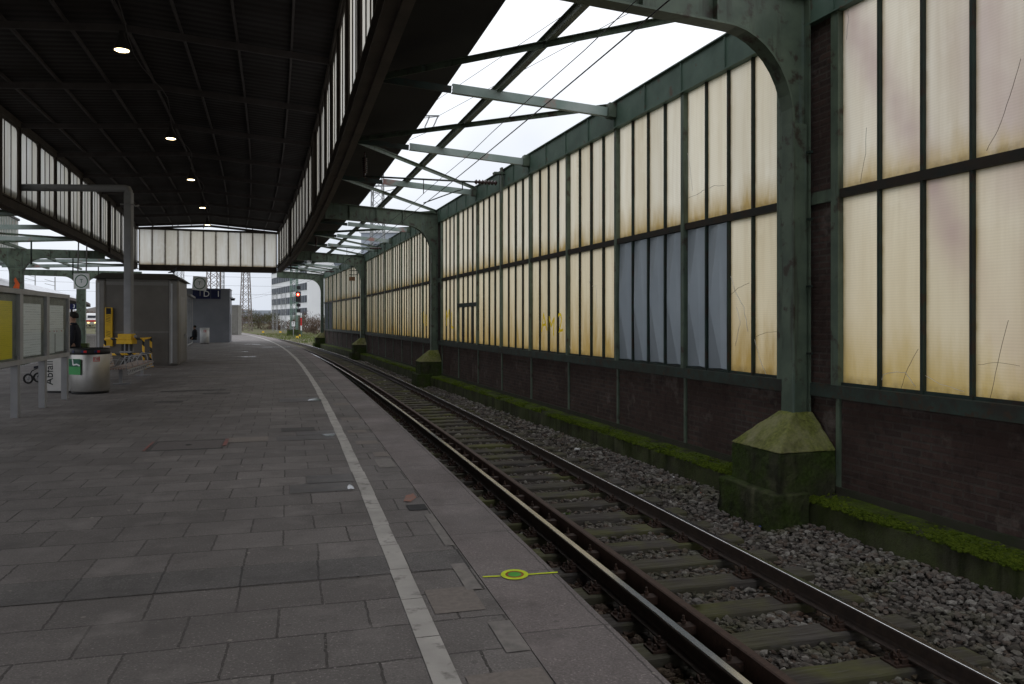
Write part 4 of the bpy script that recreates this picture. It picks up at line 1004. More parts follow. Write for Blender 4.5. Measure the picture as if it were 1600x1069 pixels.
# ------------------------------------------------------------------ overhead line over the near track
WIRE = M('wire', (.02, .02, .02), rough=.5, bstr=0)
def wire(name, pts, r, label, cat='wire', group=None):
    root = thing(name, label, cat, pts[0], group); mb = MB(); mb.tube(pts, r, 5); mb.build('conductor', WIRE, root); return root
wire('contact_wire', [P(Y, 1.7, 4.70) for Y in np.linspace(-14, 110, 40)], .009, 'dark contact wire running low above the near track')
wire('messenger_wire', [P(Y, 1.7, 4.98+.02*math.cos(Y)) for Y in np.linspace(-14, 110, 60)], .006, 'thinner upper messenger wire above the contact wire of the near track')
def insulator(mb, p, q, r=.07, n=7, mi=0):
    p = Vector(p); q = Vector(q); ax = q-p; L = ax.length; prof = [(.03, 0)]
    for k in range(n):
        z = L*(k+.5)/n; prof += [(.035, z-L/n*.42), (r, z-L/n*.05), (r, z+L/n*.05), (.035, z+L/n*.42)]
    prof.append((.03, L)); mb.lathe(p, prof, 12, ax, mi)
def cantilever(bay, frac, label):
    w = bay.w(bay.L*frac, .12, 0); Yf = foot(w.x, w.y); g = P(Yf, .18)
    d = (g-w).normalized(); zt = 5.36
    root = thing('wire_support', label, 'wire support', V(w.x, w.y, zt), 'insulated arms holding the contact wire')
    mb = MB(); mb.box(V(w.x, w.y, 5.30)+d*.03, (.05, .16, .95), d, V(-d.y, d.x, 0)); mb.box(V(w.x, w.y, 5.62)+d*.1, (.3, .2, .05), d, V(-d.y, d.x, 0)); mb.build('wall_bracket', GREEN, root)
    a = V(w.x, w.y, zt)+d*.1; b = a+d*.75
    mb = MB(); insulator(mb, a+d*.05, b-d*.08); mb.build('insulator', PORCELAIN, root)
    e = V(g.x, g.y, zt+.0)
    mb = MB(); mb.tube([b-d*.1, e], .024, 8); mb.build('arm_tube', GREEN_DARK, root)
    mb = MB(); insulator(mb, e+V(0, 0, .08), e+V(0, 0, .48), .075, 8); mb.tube([e-V(0, 0, .03), e+V(0, 0, .1)], .03, 8); mb.tube([e+V(0, 0, .47), e+V(0, 0, .62)], .02, 8); mb.build('hanging_insulator', PORCELAIN, root)
    cw = P(Yf, 1.7, 4.72)
    mb = MB(); mb.tube([b+d*.25+V(0, 0, -.02), b+d*.25+V(0, 0, -.22), b+d*.4+V(0, 0, -.26), cw+V(0, 0, .02)], .016, 6); mb.build('steady_arm', GREEN_DARK, root)
    mw = P(Yf, 1.7, 4.98)
    mb = MB(); mb.tube([V(mw.x, mw.y, zt-.02), mw], .012, 5); mb.build('dropper', WIRE, root)
cantilever(BAYS[1], .60, 'nearest insulated arm holding the contact wire, bolted to the wall head with a brown insulator')
cantilever(BAYS[2], .60, 'second insulated arm holding the contact wire, beyond the second green column')
cantilever(BAYS[3], .60, 'farthest insulated arm holding the contact wire, beyond the third green column')

# ------------------------------------------------------------------ marks on the platform
SPR_Y = M('neon_yellow_spray', (.62, .75, .02), (.5, .6, .03), rough=.8, scale=30, bstr=0)
SPR_G = M('green_spray', (.10, .42, .06), rough=.8, bstr=0); SPR_R = M('rust_spray', (.33, .12, .03), rough=.8, bstr=0)
c = V(.017, 5.28, .008)
root = thing('survey_mark', 'neon yellow sprayed ring with a line to the platform edge', 'paint mark', c)
def ringm(mb, c, r0, r1, n=28, z=0, ax=1.0):
    for i in range(n):
        a, b = 2*math.pi*i/n, 2*math.pi*(i+1)/n; f = lambda r, t: c+V(r*math.cos(t)*1.0, r*math.sin(t)*1.15, z)
        mb.face([f(r0, a), f(r1, a), f(r1, b), f(r0, b)])
mb = MB(); ringm(mb, c, .062, .092); mb.build('outer_ring', SPR_Y, root)
mb = MB(); ringm(mb, c, .045, .0618, z=.0); mb.build('rust_ring', SPR_R, root)
mb = MB(); ringm(mb, c, .001, .0448); mb.build('centre_spot', SPR_G, root)
for x0, x1, y0, y1 in ((.09, .29, 0, .045), (-.21, -.095, -.05, -.035)):
    mb = MB(); mb.face([c+V(x0, y0-.012, 0), c+V(x1, y1-.012, 0), c+V(x1, y1+.012, 0), c+V(x0, y0+.012, 0)]); mb.build('line', SPR_Y, root)
Y = 11.6; c = P(Y, -3.05, .006); t = tan(Y); n = V(*nrm(Y), 0)
root = thing('access_cover', 'paved access cover with red sprayed corners set in the platform', 'access cover', c)
mb = MB(); mb.box(c-V(0, 0, .0045), (.86, .74, .008), n, t); mb.build('cover_plate', M('cover_slab', (.13, .115, .112), (.10, .09, .09), rough=.85, scale=30), root)
for o_, sz in ((-n*.45, (.03, .78)), (n*.45, (.03, .78)), (-t*.39, (.93, .03)), (t*.39, (.93, .03))):
    mb = MB(); mb.box(c+o_-V(0, 0, .003), (*sz, .008), n, t); mb.build('frame_bar', DARKSLAB, root)
SPR_RED = M('red_spray', (.24, .09, .08), (.17, .10, .095), rough=.8, bstr=0)
for o_, sz in ((n*.47+t*.1, (.05, .62)), (-n*.5, (.03, .8))):
    mb = MB(); mb.box(c+o_+V(0, 0, .0025), (*sz, .002), n, t); mb.build('red_mark', SPR_RED, root)
mb = MB(); mb.lathe(c+V(0, 0, 0), [(.04, 0), (.04, .003)], 12); mb.build('lifting_hole', BLACK, root)
c = P(7.72, -.62, .007); root = thing('orange_mark', 'orange red sprayed patch on the slabs by the asphalt patch', 'paint mark', c)
mb = MB(); mb.face([c+V(-.05, -.14, 0), c+V(.02, -.16, 0), c+V(.05, .02, 0), c+V(.0, .2, 0), c+V(-.06, .1, 0)]); mb.build('patch', M('orange_red_spray', (.30, .13, .095), (.22, .17, .15), rough=.85, scale=30, lo=.4, hi=.6), root)

# ------------------------------------------------------------------ notice board
def poster_mat(name, paper, ink, scale=1.0, cols=5):
    m, t, p, o = newmat(name); uv = node(t, 'ShaderNodeUVMap', uv_map='UVMap')
    b = node(t, 'ShaderNodeTexBrick', offset=.37); b.inputs['Scale'].default_value = 1; b.inputs['Brick Width'].default_value = .17*scale; b.inputs['Row Height'].default_value = .018*scale
    b.inputs['Mortar Size'].default_value = .006*scale; b.inputs['Color1'].default_value = rgba(ink); b.inputs['Color2'].default_value = rgba(paper); b.inputs['Mortar'].default_value = rgba(paper)
    t.links.new(uv.outputs[0], b.inputs['Vector'])
    c = mixc(t, .68, b.outputs['Color'], paper); t.links.new(c, p.inputs['Base Color']); p.inputs['Roughness'].default_value = .6; return m
POST_Y = poster_mat('yellow_timetable', (.80, .64, .02), (.30, .25, .02), 1.8); POST_W = poster_mat('white_timetable', (.86, .87, .92), (.08, .08, .11), 2.6); POST_W2 = poster_mat('white_notices', (.72, .73, .76), (.35, .36, .4), 1.4)
bd0 = V(-8.2, 12.3, 0); bu = V(-.47, 1.6, 0); bL = bu.length; bu.normalize(); bn = V(bu.y, -bu.x, 0)
root = thing('notice_board', 'grey notice board with three glazed timetable cases standing on the platform', 'notice board', bd0+bu*bL*1.5)
for k in range(4):
    c = bd0+bu*(bL*k-.09)
    mb = MB(); mb.box(c+V(0, 0, .54), (.16, .11, 1.08), bu, bn); mb.build('post', GREY_PAINT, root)
for k in range(3):
    q0, q1 = bL*k+.004, bL*(k+1)-.004; c = bd0+bu*(q0+q1)/2; w = q1-q0; z0, z1 = .92, 2.24; h = z1-z0
    mb = MB(); fw = .085
    mb.box(c+V(0, 0, z1-fw/2), (w, .15, fw), bu, bn); mb.box(c+V(0, 0, z0+fw/2), (w, .15, fw), bu, bn)
    for s_ in (-1, 1): mb.box(c+bu*s_*(w/2-fw/2)+V(0, 0, (z0+z1)/2), (fw, .15, h-2*fw), bu, bn)
    mb.box(c-bn*.06+V(0, 0, (z0+z1)/2), (w-2*fw, .02, h-2*fw), bu, bn)
    case = mb.build('display_case', SILVER, root)
    mb = MB(); mb.box(c+bn*.008+V(0, 0, (z0+z1)/2), (w-2*fw-.01, .006, h-2*fw-.01), bu, bn); mb.build('backing', M('case_backing', (.24, .24, .235), rough=.8, bstr=0) if k == 0 else bpy.data.materials['case_backing'], case)
    o_ = c+bn*.015
    def sheet(a, b, za, zb, mat, nm='poster', off=0):
        mb = MB(); p0 = o_+bn*off
        mb.face([p0+bu*a+V(0, 0, za), p0+bu*b+V(0, 0, za), p0+bu*b+V(0, 0, zb), p0+bu*a+V(0, 0, zb)], uv=[(a, za), (b, za), (b, zb), (a, zb)]); mb.build(nm, mat, case)
    if k == 0: sheet(-.72, .52, 1.04, 2.02, POST_Y)
    elif k == 1: sheet(-.72, .56, 1.04, 2.0, POST_W)
    else:
        sheet(-.72, .54, 1.42, 2.0, POST_W); sheet(-.70, -.14, 1.03, 1.50, POST_W2, 'notice', .002); sheet(-.08, .56, 1.05, 1.50, POST_W2, 'notice', .002)
        for q in (-.52, -.2, 0, .38):
            mb = MB(); mb.lathe(o_+bn*.004+bu*q+V(0, 0, 1.47), [(.012, 0), (.012, .008)], 8, bn); mb.build('pin', RED, case)
    mb = MB(); mb.box(c+bn*.045+V(0, 0, (z0+z1)/2), (w-2*fw-.004, .006, h-2*fw-.004), bu, bn); mb.build('glass', CLEAR, case)

# ------------------------------------------------------------------ litter bins
def bin_station(cx, cy, w, dep, h, yaw, label, big=True):
    root = thing('litter_bin', label, 'litter bin', (cx, cy, 0)); ux = V(math.cos(yaw), math.sin(yaw), 0); uy = V(-math.sin(yaw), math.cos(yaw), 0); c = V(cx, cy, 0)
    def lobes(grow=0):
        pts = []
        n = 48
        for i in range(n):
            a = 2*math.pi*i/n; ca, sa = math.cos(a), math.sin(a)
            r = (abs(ca)**2.6+abs(sa)**2.6)**(-1/2.6); x, y = ca*r*(w/2+grow), sa*r*(dep/2+grow)
            if big: y *= 1-.10*math.exp(-((x+.12)/.10)**2)
            pts.append(c+ux*x+uy*y)
        return pts
    def ring(mb, grow, z0, z1, mi=0):
        p = lobes(grow); n = len(p); mb.mesh([q+V(0, 0, z0) for q in p]+[q+V(0, 0, z1) for q in p], [(i, (i+1) % n, n+(i+1) % n, n+i) for i in range(n)]+[tuple(range(n))[::-1], tuple(range(n, 2*n))], mi, False)
    mb = MB(); ring(mb, 0, .05, h-.12); b = mb.build('body', STEEL_SATIN, root)
    for f in b.data.polygons:
        if abs(f.normal.z) < .5: f.use_smooth = True
    mb = MB(); ring(mb, -.03, 0, .05); mb.build('foot', BLACK, root)
    mb = MB(); ring(mb, .012, h-.12, h-.01); mb.build('lid', BLACK, root)
    return root, c, ux, uy
def db_logo(root, o, ux, s):
    up = V(0, 0, 1); nf = V(ux.y, -ux.x, 0); mb = MB()
    for dz in (-1, 1): mb.box(o+up*dz*s*.35, (s, .004, s*.07), ux, nf)
    for dx in (-1, 1): mb.box(o+ux*dx*s*.46, (s*.07, .004, s*.63), ux, nf)
    vs, fs = text_mesh('DB', s*.62, o+nf*.003, ux, up, .004); mb.mesh(vs, fs); mb.build('logo', RED, root)
bx_, by_ = -9.83, 18.5
br = thing('litter_bin', 'round steel litter bin with a black rim and a green poster', 'litter bin', (bx_, by_, 0)); c = V(bx_, by_, 0)
mb = MB(); mb.lathe(c, [(.405, .05), (.41, .07), (.41, .90), (.405, .91)], 40); mb.build('body', STEEL_SATIN, br)
mb = MB(); mb.lathe(c, [(.39, 0), (.39, .05)], 32); mb.build('foot', BLACK, br)
mb = MB(); mb.lathe(c, [(.42, .91), (.425, .93), (.425, 1.02), (.41, 1.04), (.33, 1.05), (.31, .98)], 40); mb.build('lid', BLACK, br)
def onb_(ang, r, z): return c+V(math.sin(ang)*r, -math.cos(ang)*r, z)
view = math.atan2(-c.x, c.y) * -1
def face_dir(ang): return V(math.cos(ang), math.sin(ang), 0)
al = .50+.30; db_logo(br, onb_(al, .416, .80), face_dir(al), .14)
al = .50-.85; pg = onb_(al, .43, .63); ux = face_dir(al); uy = V(-ux.y, ux.x, 0)
mb = MB(); mb.box(pg, (.36, .008, .36), ux, uy); po = mb.build('green_poster', GREENP if 'GREENP' in globals() else M('poster_green', (.04, .24, .07), (.05, .3, .09), rough=.5, scale=2, bstr=0), br, label='green poster with a white angular line')
mb = MB(); mb.box(pg+V(0, 0, .09)-uy*.006+ux*.01, (.33, .004, .17), ux, uy); mb.build('dark_field', M('poster_dark_green', (.015, .10, .06), rough=.5, bstr=0), po)
mb = MB()
for a, b in (((-.05, .17), (-.03, .04)), ((-.03, .04), (.08, .06)), ((.08, .06), (.17, .03))):
    mb.beam(pg+ux*a[0]+V(0, 0, a[1])-uy*.01, pg+ux*b[0]+V(0, 0, b[1])-uy*.01, .006, .03)
mb.build('white_line', WHITE, po)
for q, m_ in ((-.45, BLUE), (.1, BLUE), (.24, RED), (.75, BLUE), (.89, RED)):
    mb = MB(); mb.box(onb_(q, .427, .975), (.06, .012, .05), face_dir(q), V(-face_dir(q).y, face_dir(q).x, 0)); mb.build('lid_symbol', m_, br)
cb_ = V(-10.55, 18.75, 0)
br2 = thing('litter_bin', 'pale steel bin lettered Abfall, beside the round bin behind the notice board', 'litter bin', cb_)
mb = MB(); n_ = 32; pts = []
for i in range(n_):
    a = 2*math.pi*i/n_; ca, sa = math.cos(a), math.sin(a); rr = (abs(ca)**5+abs(sa)**5)**(-.2); pts.append(cb_+V(ca*rr*.36, sa*rr*.3, .05))
mb.prism(pts, V(0, 0, .84)); mb.build('body', STEEL_SATIN, br2)
mb = MB(); mb.prism([p+V(0, 0, .842) for p in pts], V(0, 0, .13)); mb.build('lid', BLACK, br2)
mb = MB(); mb.prism([cb_+(p-cb_)*.94*1.0-V(0, 0, .047) for p in pts], V(0, 0, .045)); mb.build('foot', BLACK, br2)
mb = MB(); vs, fs = text_mesh('Abfall', .25, cb_+V(-.2, -.303, .47), V(0, 0, 1), V(-1, 0, 0), .006); mb.mesh(vs, fs); mb.build('lettering', BLACK, br2)

b2, c2, ux2, uy2 = bin_station(-22.0, 56.8, .60, .55, 1.15, -.1, 'pale litter bin with a red logo standing before the blue grey hut', False)
for o in b2.children:
    if o.name.startswith('body') or o.name.startswith('lid'): o.data.materials.clear(); o.data.materials.append(WHITE)
db_logo(b2, c2-uy2*.36+ux2*.2+V(0, 0, .9), ux2, .2)

# ------------------------------------------------------------------ people
def skin_mesh(name, nodes, edges, mat, parent, sub=1, root_i=0):
    me = bpy.data.meshes.new(name); base = root_loc(parent)
    me.from_pydata([tuple(Vector(p)-base) for p, r in nodes], edges, []); o = bpy.data.objects.new(name, me); C.objects.link(o)
    md = o.modifiers.new('skin', 'SKIN'); md.use_smooth_shade = True
    for i, (p, r) in enumerate(nodes):
        sv = me.skin_vertices[0].data[i]; sv.radius = (r, r) if not isinstance(r, tuple) else r; sv.use_root = (i == root_i)
    sd = o.modifiers.new('sub', 'SUBSURF'); sd.levels = sub; sd.render_levels = sub
    dg = bpy.context.evaluated_depsgraph_get(); dg.update(); m2 = bpy.data.meshes.new_from_object(o.evaluated_get(dg))
    bpy.data.objects.remove(o); bpy.data.meshes.remove(me)
    for f in m2.polygons: f.use_smooth = True
    m2.materials.clear(); m2.materials.append(mat); o = bpy.data.objects.new(name, m2); C.objects.link(o); o.parent = parent; return o
def person(x, y, h, yaw, label, seated=False, z=0):
    root = thing('person', label, 'person', (x, y, z)); k = h/1.8
    f = V(math.cos(yaw), math.sin(yaw), 0); s_ = V(-f.y, f.x, 0)
    hip = .95 if not seated else .52
    def p(a, b, c): return V(x, y, z)+f*a*k+s_*b*k+V(0, 0, c*k)
    if not seated:
        legs = lambda s: [(p(0, .10*s, hip-.05), .095), (p(.015, .105*s, .50), .062), (p(-.01, .11*s, .09), .042), (p(.13, .12*s, .035), .035)]
    else:
        legs = lambda s: [(p(.05, .11*s, hip-.02), .09), (p(.45, .12*s, .50), .065), (p(.43, .12*s, .09), .045), (p(.57, .13*s, .04), .035)]
    up = hip-.95
    torso = [(p(0, 0, .96+up), (.15, .12)), (p(0, 0, 1.12+up), (.15, .11)), (p(.0, 0, 1.35+up), (.17, .12)), (p(0, 0, 1.47+up), (.10, .09)), (p(.015, 0, 1.55+up), .055), (p(.02, 0, 1.62+up), .075), (p(.025, 0, 1.72+up), .088), (p(.015, 0, 1.78+up), .05)]
    nodes = list(torso); ed = [(i, i+1) for i in range(7)]
    for s in (1, -1):
        arm = [(p(0, .17*s, 1.44+up), .06), (p(-.02, .235*s, 1.15+up), .045), (p(.10, .22*s, .93+up), .032), (p(.16, .20*s, .86+up), .03)]
        i0 = len(nodes); nodes += arm; ed += [(2, i0)]+[(i0+i, i0+i+1) for i in range(3)]
        hand = p(.16, .20*s, .86+up)
        for q in range(4):
            j = len(nodes); nodes += [(hand+f*.05*k+s_*(.022*(q-1.5))*k+V(0, 0, -.03*k), .0095), (hand+f*.06*k+s_*(.02*(q-1.5))*k+V(0, 0, (-.075+.006*abs(q-1))*k), .008)]; ed += [(i0+3, j), (j, j+1)]
        j = len(nodes); nodes += [(hand+f*.02*k-s_*s*.04*k+V(0, 0, -.02*k), .01), (hand+f*.04*k-s_*s*.05*k+V(0, 0, -.055*k), .009)]; ed += [(i0+3, j), (j, j+1)]
        lg = legs(s); i0 = len(nodes); nodes += lg; ed += [(0, i0)]+[(i0+i, i0+i+1) for i in range(3)]
    body = skin_mesh('body', nodes, ed, SKIN, root)
    nose = MB(); nose.lathe(p(.105, 0, 1.655+up), [(.016, -.02), (.012, .01), (.004, .03)], 8, f); nose.build('nose', SKIN, body)
    tr = []; te = []
    tr.append((p(0, 0, hip+.02), (.165, .13)))
    for s in (1, -1):
        lg = legs(s)[:3]; i0 = len(tr); tr += [(q, r+.022) for q, r in lg]; te += [(0, i0), (i0, i0+1), (i0+1, i0+2)]
    skin_mesh('trousers', tr, te, TROUSERS, root)
    ct = [(p(0, 0, .80+up) if not seated else p(0, 0, .9+up), (.20, .165)), (p(0, 0, 1.12+up), (.195, .16)), (p(0, 0, 1.36+up), (.215, .155)), (p(-.01, 0, 1.49+up), (.13, .115)), (p(-.02, 0, 1.56+up), (.10, .09))]
    ce = [(i, i+1) for i in range(4)]
    for s in (1, -1):
        i0 = len(ct); ct += [(p(0, .185*s, 1.43+up), .085), (p(-.02, .25*s, 1.15+up), .07), (p(.09, .225*s, .95+up), .055)]; ce += [(2, i0), (i0, i0+1), (i0+1, i0+2)]
    skin_mesh('coat', ct, ce, COAT, root)
    mb = MB(); hc_ = p(-.005, 0, 1.70+up); vs = []; fs = []
    for i in range(9):
        th = math.pi*(.02+.62*i/8)
        for j in range(16):
            a = 2*math.pi*j/16; rr = math.sin(th)*.104*k; dz = math.cos(th)*.112*k
            if math.cos(a) > .3 and i > 5: rr *= .82; dz += .03*k
            vs.append(hc_+f*rr*1.1*math.cos(a)+s_*rr*math.sin(a)+V(0, 0, dz))
    for i in range(8):
        for j in range(16): fs.append((i*16+j, i*16+(j+1) % 16, (i+1)*16+(j+1) % 16, (i+1)*16+j))
    fs.append(tuple(range(16))[::-1]); fs.append(tuple(range(8*16, 9*16))); mb.mesh(vs, fs, 0, True); mb.build('hair', HAIR, root)
    for s in (1, -1):
        mb = MB(); mb.box(p(.05, .11*s, .035) if not seated else p(.50, .12*s, .04), (.28*k, .1*k, .07*k), f, s_); mb.build('shoe', BLACK, root, bevel=.02)
    return root
person(-10.92, 19.75, 1.90, R(200), 'person in a dark hooded coat standing behind the steel bin, facing left')
person(-21.35, 53.4, 1.75, R(190), 'dark haired person sitting in the glass shelter', seated=True)
# pushchair half hidden behind the notice board
px, py = -12.55, 21.3
root = thing('pushchair', 'dark pushchair partly hidden behind the notice board, one wheel showing', 'pushchair', (px, py, 0))
for dx, dy in ((-.30, -.22), (-.30, .22), (.40, -.22), (.40, .22)):
    c = V(px+dx, py+dy, .14); w_ = thing('x', None, None) if False else None
    mb = MB(); mb.tube([c+V(.115*math.cos(a), 0, .115*math.sin(a)) for a in np.linspace(0, 2*math.pi, 17)], .026, 7, cap=False); wh = mb.build('wheel', RUBBER, root)
    mb = MB(); mb.lathe(c-V(0, .02, 0), [(.03, 0), (.03, .04)], 10, (0, 1, 0)); [mb.beam(c, c+V(.10*math.cos(a), 0, .10*math.sin(a)), .012, .012) for a in np.linspace(0, 5.2, 6)]; mb.build('rim', GREY_PAINT, wh)
for sy in (-.2, .2):
    mb = MB(); mb.tube([(px-.30, py+sy, .15), (px-.22, py+sy, .34), (px+.2, py+sy, .55), (px+.55, py+sy, 1.02)], .014, 6); mb.build('frame', BLACK, root)
    mb = MB(); mb.tube([(px+.40, py+sy, .15), (px+.05, py+sy, .48)], .014, 6); mb.build('strut', BLACK, root)
mb = MB(); mb.tube([(px+.55, py-.2, 1.02), (px+.6, py-.1, 1.05), (px+.6, py+.1, 1.05), (px+.55, py+.2, 1.02)], .016, 6); mb.build('handle', BLACK, root)
mb = MB(); mb.prism([V(px-.18, py-.18, .40), V(px+.18, py-.18, .46), V(px+.45, py-.18, .88), V(px+.38, py-.18, .92), V(px+.12, py-.18, .52), V(px-.18, py-.18, .46)], V(0, .36, 0)); mb.build('seat', COAT, root)

# ------------------------------------------------------------------ bench, barrier, gantry, lift box
def mesh_mat():
    m, t, p, o = newmat('perforated_steel'); uv = node(t, 'ShaderNodeUVMap', uv_map='UVMap')
    vo = node(t, 'ShaderNodeTexVoronoi', feature='F1'); vo.inputs['Scale'].default_value = 16; vo.inputs['Randomness'].default_value = 0
    t.links.new(uv.outputs[0], vo.inputs['Vector']); h = math_n(t, 'LESS_THAN', vo.outputs['Distance'], .30)
    c = mixc(t, h, (.40, .37, .36), (.25, .10, .05)); t.links.new(c, p.inputs['Base Color']); p.inputs['Roughness'].default_value = .5; p.inputs['Metallic'].default_value = .2; return m
PERF = mesh_mat()
b0 = V(-9.93, 20.5, 0); bd = (tan(20)).normalized(); bnr = V(bd.y, -bd.x, 0); bl = 4.4
root = thing('bench', 'long perforated steel bench with wire armrests facing the near track', 'bench', b0+bd*bl/2)
for q in (.5, bl-.5):
    mb = MB(); mb.box(b0+bd*q-bnr*.25+V(0, 0, .19), (.08, .08, .38), bd, bnr); mb.box(b0+bd*q-bnr*.22+V(0, 0, .02), (.2, .42, .03), bd, bnr); mb.build('leg', GREY_PAINT, root)
mb = MB(); mb.box(b0+bd*bl/2+V(0, 0, .40), (bl, .03, .035), bd, bnr); mb.box(b0+bd*bl/2+V(0, 0, .29), (bl, .03, .035), bd, bnr)
for k in range(12): mb.beam(b0+bd*(bl*k/12)+V(0, 0, .29), b0+bd*(bl*(k+1)/12)+V(0, 0, .40), .02, .02)
mb.build('front_truss', SILVER, root)
for k in range(5):
    q0, q1 = bl*k/5+.04, bl*(k+1)/5-.04
    mb = MB(); mb.box(b0+bd*(q0+q1)/2-bnr*.24+V(0, 0, .435), (q1-q0, .44, .025), bd, bnr); mb.build('seat', PERF, root)
    if k: continue
    mb = MB(); a = b0+bd*(q0+q1)/2-bnr*.47; up = (V(0, 0, 1)-bnr*.22).normalized(); mb.box(a+V(0, 0, .47)+up*.28, (q1-q0, .03, .56), bd, bnr+V(0, 0, .22)); mb.build('backrest', PERF, root)
for k in range(6):
    q = bl*k/5; a = b0+bd*q
    mb = MB(); mb.tube([a-bnr*.02+V(0, 0, .42), a-bnr*.06+V(0, 0, .66), a-bnr*.34+V(0, 0, .68), a-bnr*.48+V(0, 0, .45)], .013, 6); mb.build('armrest', SILVER, root)

def stripes(name):
    m, t, p, o = newmat(name); g = node(t, 'ShaderNodeNewGeometry'); dt = node(t, 'ShaderNodeVectorMath', operation='DOT_PRODUCT'); dt.inputs[1].default_value = (2.6, .35, 2.6)
    t.links.new(g.outputs['Position'], dt.inputs[0]); fr = math_n(t, 'FRACT', dt.outputs['Value']); h = math_n(t, 'GREATER_THAN', fr, .58)
    t.links.new(mixc(t, h, (.78, .45, .02), (.012, .012, .012)), p.inputs['Base Color']); p.inputs['Roughness'].default_value = .45; return m
YB = stripes('yellow_black_paint')
f0 = V(-13.9, 27.1, 0); f1 = V(-12.75, 27.45, 0); f2 = f1+tan(28)*1.25+V(.08, 0, 0)
root = thing('safety_barrier', 'yellow and black striped tubular barrier around the grey post', 'barrier', (f0+f1)/2)
for p in (f0, f1, f2):
    mb = MB(); mb.tube([p, p+V(0, 0, 1.05)], .042, 10); mb.build('post', YB, root)
    mb = MB(); mb.lathe(p, [(.10, 0), (.10, .02), (.05, .03)], 12); mb.build('base_flange', YELLOW, root)
for z in (1.05, .52):
    for a, b in ((f0, f1), (f1, f2)):
        mb = MB(); mb.tube([a+V(0, 0, z), b+V(0, 0, z)], .038, 10); mb.build('rail', YB, root)
mb = MB(); mb.tube([f1+V(0, 0, .06), f2+V(0, 0, .06)], .03, 8); mb.build('rail', YB, root)
g1 = V(-13.4, 27.75, 0)
root = thing('pipe_gantry', 'grey square pipe gantry, one upright by the steel hut and a long horizontal arm', 'gantry', g1)
mb = MB(); mb.box(g1+V(0, 0, 3.08), (.26, .24, 6.16)); mb.build('upright', GREY_PAINT, root, bevel=.03)
g2 = V(-20.2, 27.4, 0)
mb = MB(); mb.tube([g1+V(0, 0, 6.05), g1+V(0, 0, 6.2), g1+V(-.03, 0, 6.27), g1+V(-.12, 0, 6.3), g2+V(0, 0, 6.3)], .125, 14); mb.build('arm', GREY_PAINT, root)
mb = MB(); mb.box(g2+V(0, 0, 3.08), (.26, .24, 6.16)); mb.build('upright', GREY_PAINT, root)
mb = MB(); mb.tube([g1+V(-.22, -.15, 5.72), g1+V(.22, -.15, 5.72), g1+V(.30, -.12, 5.66), g1+V(.3, .1, 5.72)], .025, 6); mb.build('hook', GREY_PAINT, root)
l0 = V(-13.28, 27.1, 0)
root = thing('yellow_machine', 'squat yellow box machine on dark legs inside the striped barrier', 'machine', l0)
mb = MB(); mb.box(l0+V(0, .25, 1.12), (.46, .34, .20)); mb.build('hood', YELLOW, root, bevel=.015)
mb = MB(); mb.box(l0+V(0, .25, .945), (.54, .38, .14)); mb.build('tray', YELLOW, root, bevel=.012)
for dx in (-.14, .0, .16):
    mb = MB(); mb.box(l0+V(dx, .25, .44), (.06, .06, .88)); mb.build('leg', BLACK, root)
mb = MB(); mb.box(l0+V(0, .25, .6), (.4, .2, .05)); mb.build('shelf', GREY_PAINT, root)
mb = MB(); mb.lathe(l0+V(.3, .2, 1.13), [(.05, 0), (.05, .06)], 10, (1, 0, 0)); mb.build('knob', GREY_PAINT, root)

# ------------------------------------------------------------------ steel hut and its neighbours
hc = V(-12.46, 29.6, 0); hu = tan(29).normalized(); hr = V(hu.y, -hu.x, 0)      # hu along the track, hr towards the track
HUT = M('hut_steel', (.15, .135, .12), (.11, .10, .09), rough=.42, metal=.5, scale=.7, bstr=.04, bscale=8)
HUTL = M('hut_steel_light', (.20, .19, .175), (.15, .14, .13), rough=.4, metal=.5, scale=1, bstr=.03)
root = thing('steel_hut', 'dark stainless steel hut with a flat sloping edged roof behind the barrier', 'hut', hc)
def hb(mb, a0, a1, b0_, b1, z0, z1): mb.box(hc+hu*(a0+a1)/2-hr*(b0_+b1)/2+V(0, 0, (z0+z1)/2), (a1-a0, b1-b0_, z1-z0), hu, hr)
mb = MB(); hb(mb, .05, 4.0, .05, 2.75, 0, 3.2); mb.build('wall', HUT, root)
mb = MB(); hb(mb, .0, .05, .32, 2.45, 1.28, 2.98); mb.build('upper_panel', HUT, root)
mb = MB(); hb(mb, .0, .05, .32, 2.45, .10, 1.22); mb.build('lower_panel', HUT, root)
mb = MB(); hb(mb, -.02, .05, .32, 2.45, 1.22, 1.28); hb(mb, -.02, .05, .32, 2.45, 2.98, 3.1); mb.build('rail', HUTL, root)
for q in (.0, 2.45):
    mb = MB(); hb(mb, -.06, .35, q-.04, q+.32, 0, 3.2); mb.build('corner_post', HUTL, root, bevel=.08)
    mb = MB(); hb(mb, -.075, -.062, q+.18, q+.24, .1, 3.05); mb.build('trim_strip', SILVER, root)
mb = MB(); hb(mb, .6, 2.4, -.02, .05, .1, 2.6); dr = mb.build('door', HUTL, root)
mb = MB(); hb(mb, 2.2, 2.3, -.08, -.02, 1.0, 1.15); mb.build('handle', SILVER, dr)
mb = MB(); a = [hc+hu*x-hr*y for x, y in ((-.1, -.12), (4.1, -.12), (4.1, 2.85), (-.1, 2.85))]; b = [hc+hu*x-hr*y for x, y in ((.15, .18), (3.85, .18), (3.85, 2.6), (.15, 2.6))]
mb.hexa([p+V(0, 0, 3.21) for p in a]+[p+V(0, 0, 3.42) for p in b]); mb.build('roof', HUT, root)
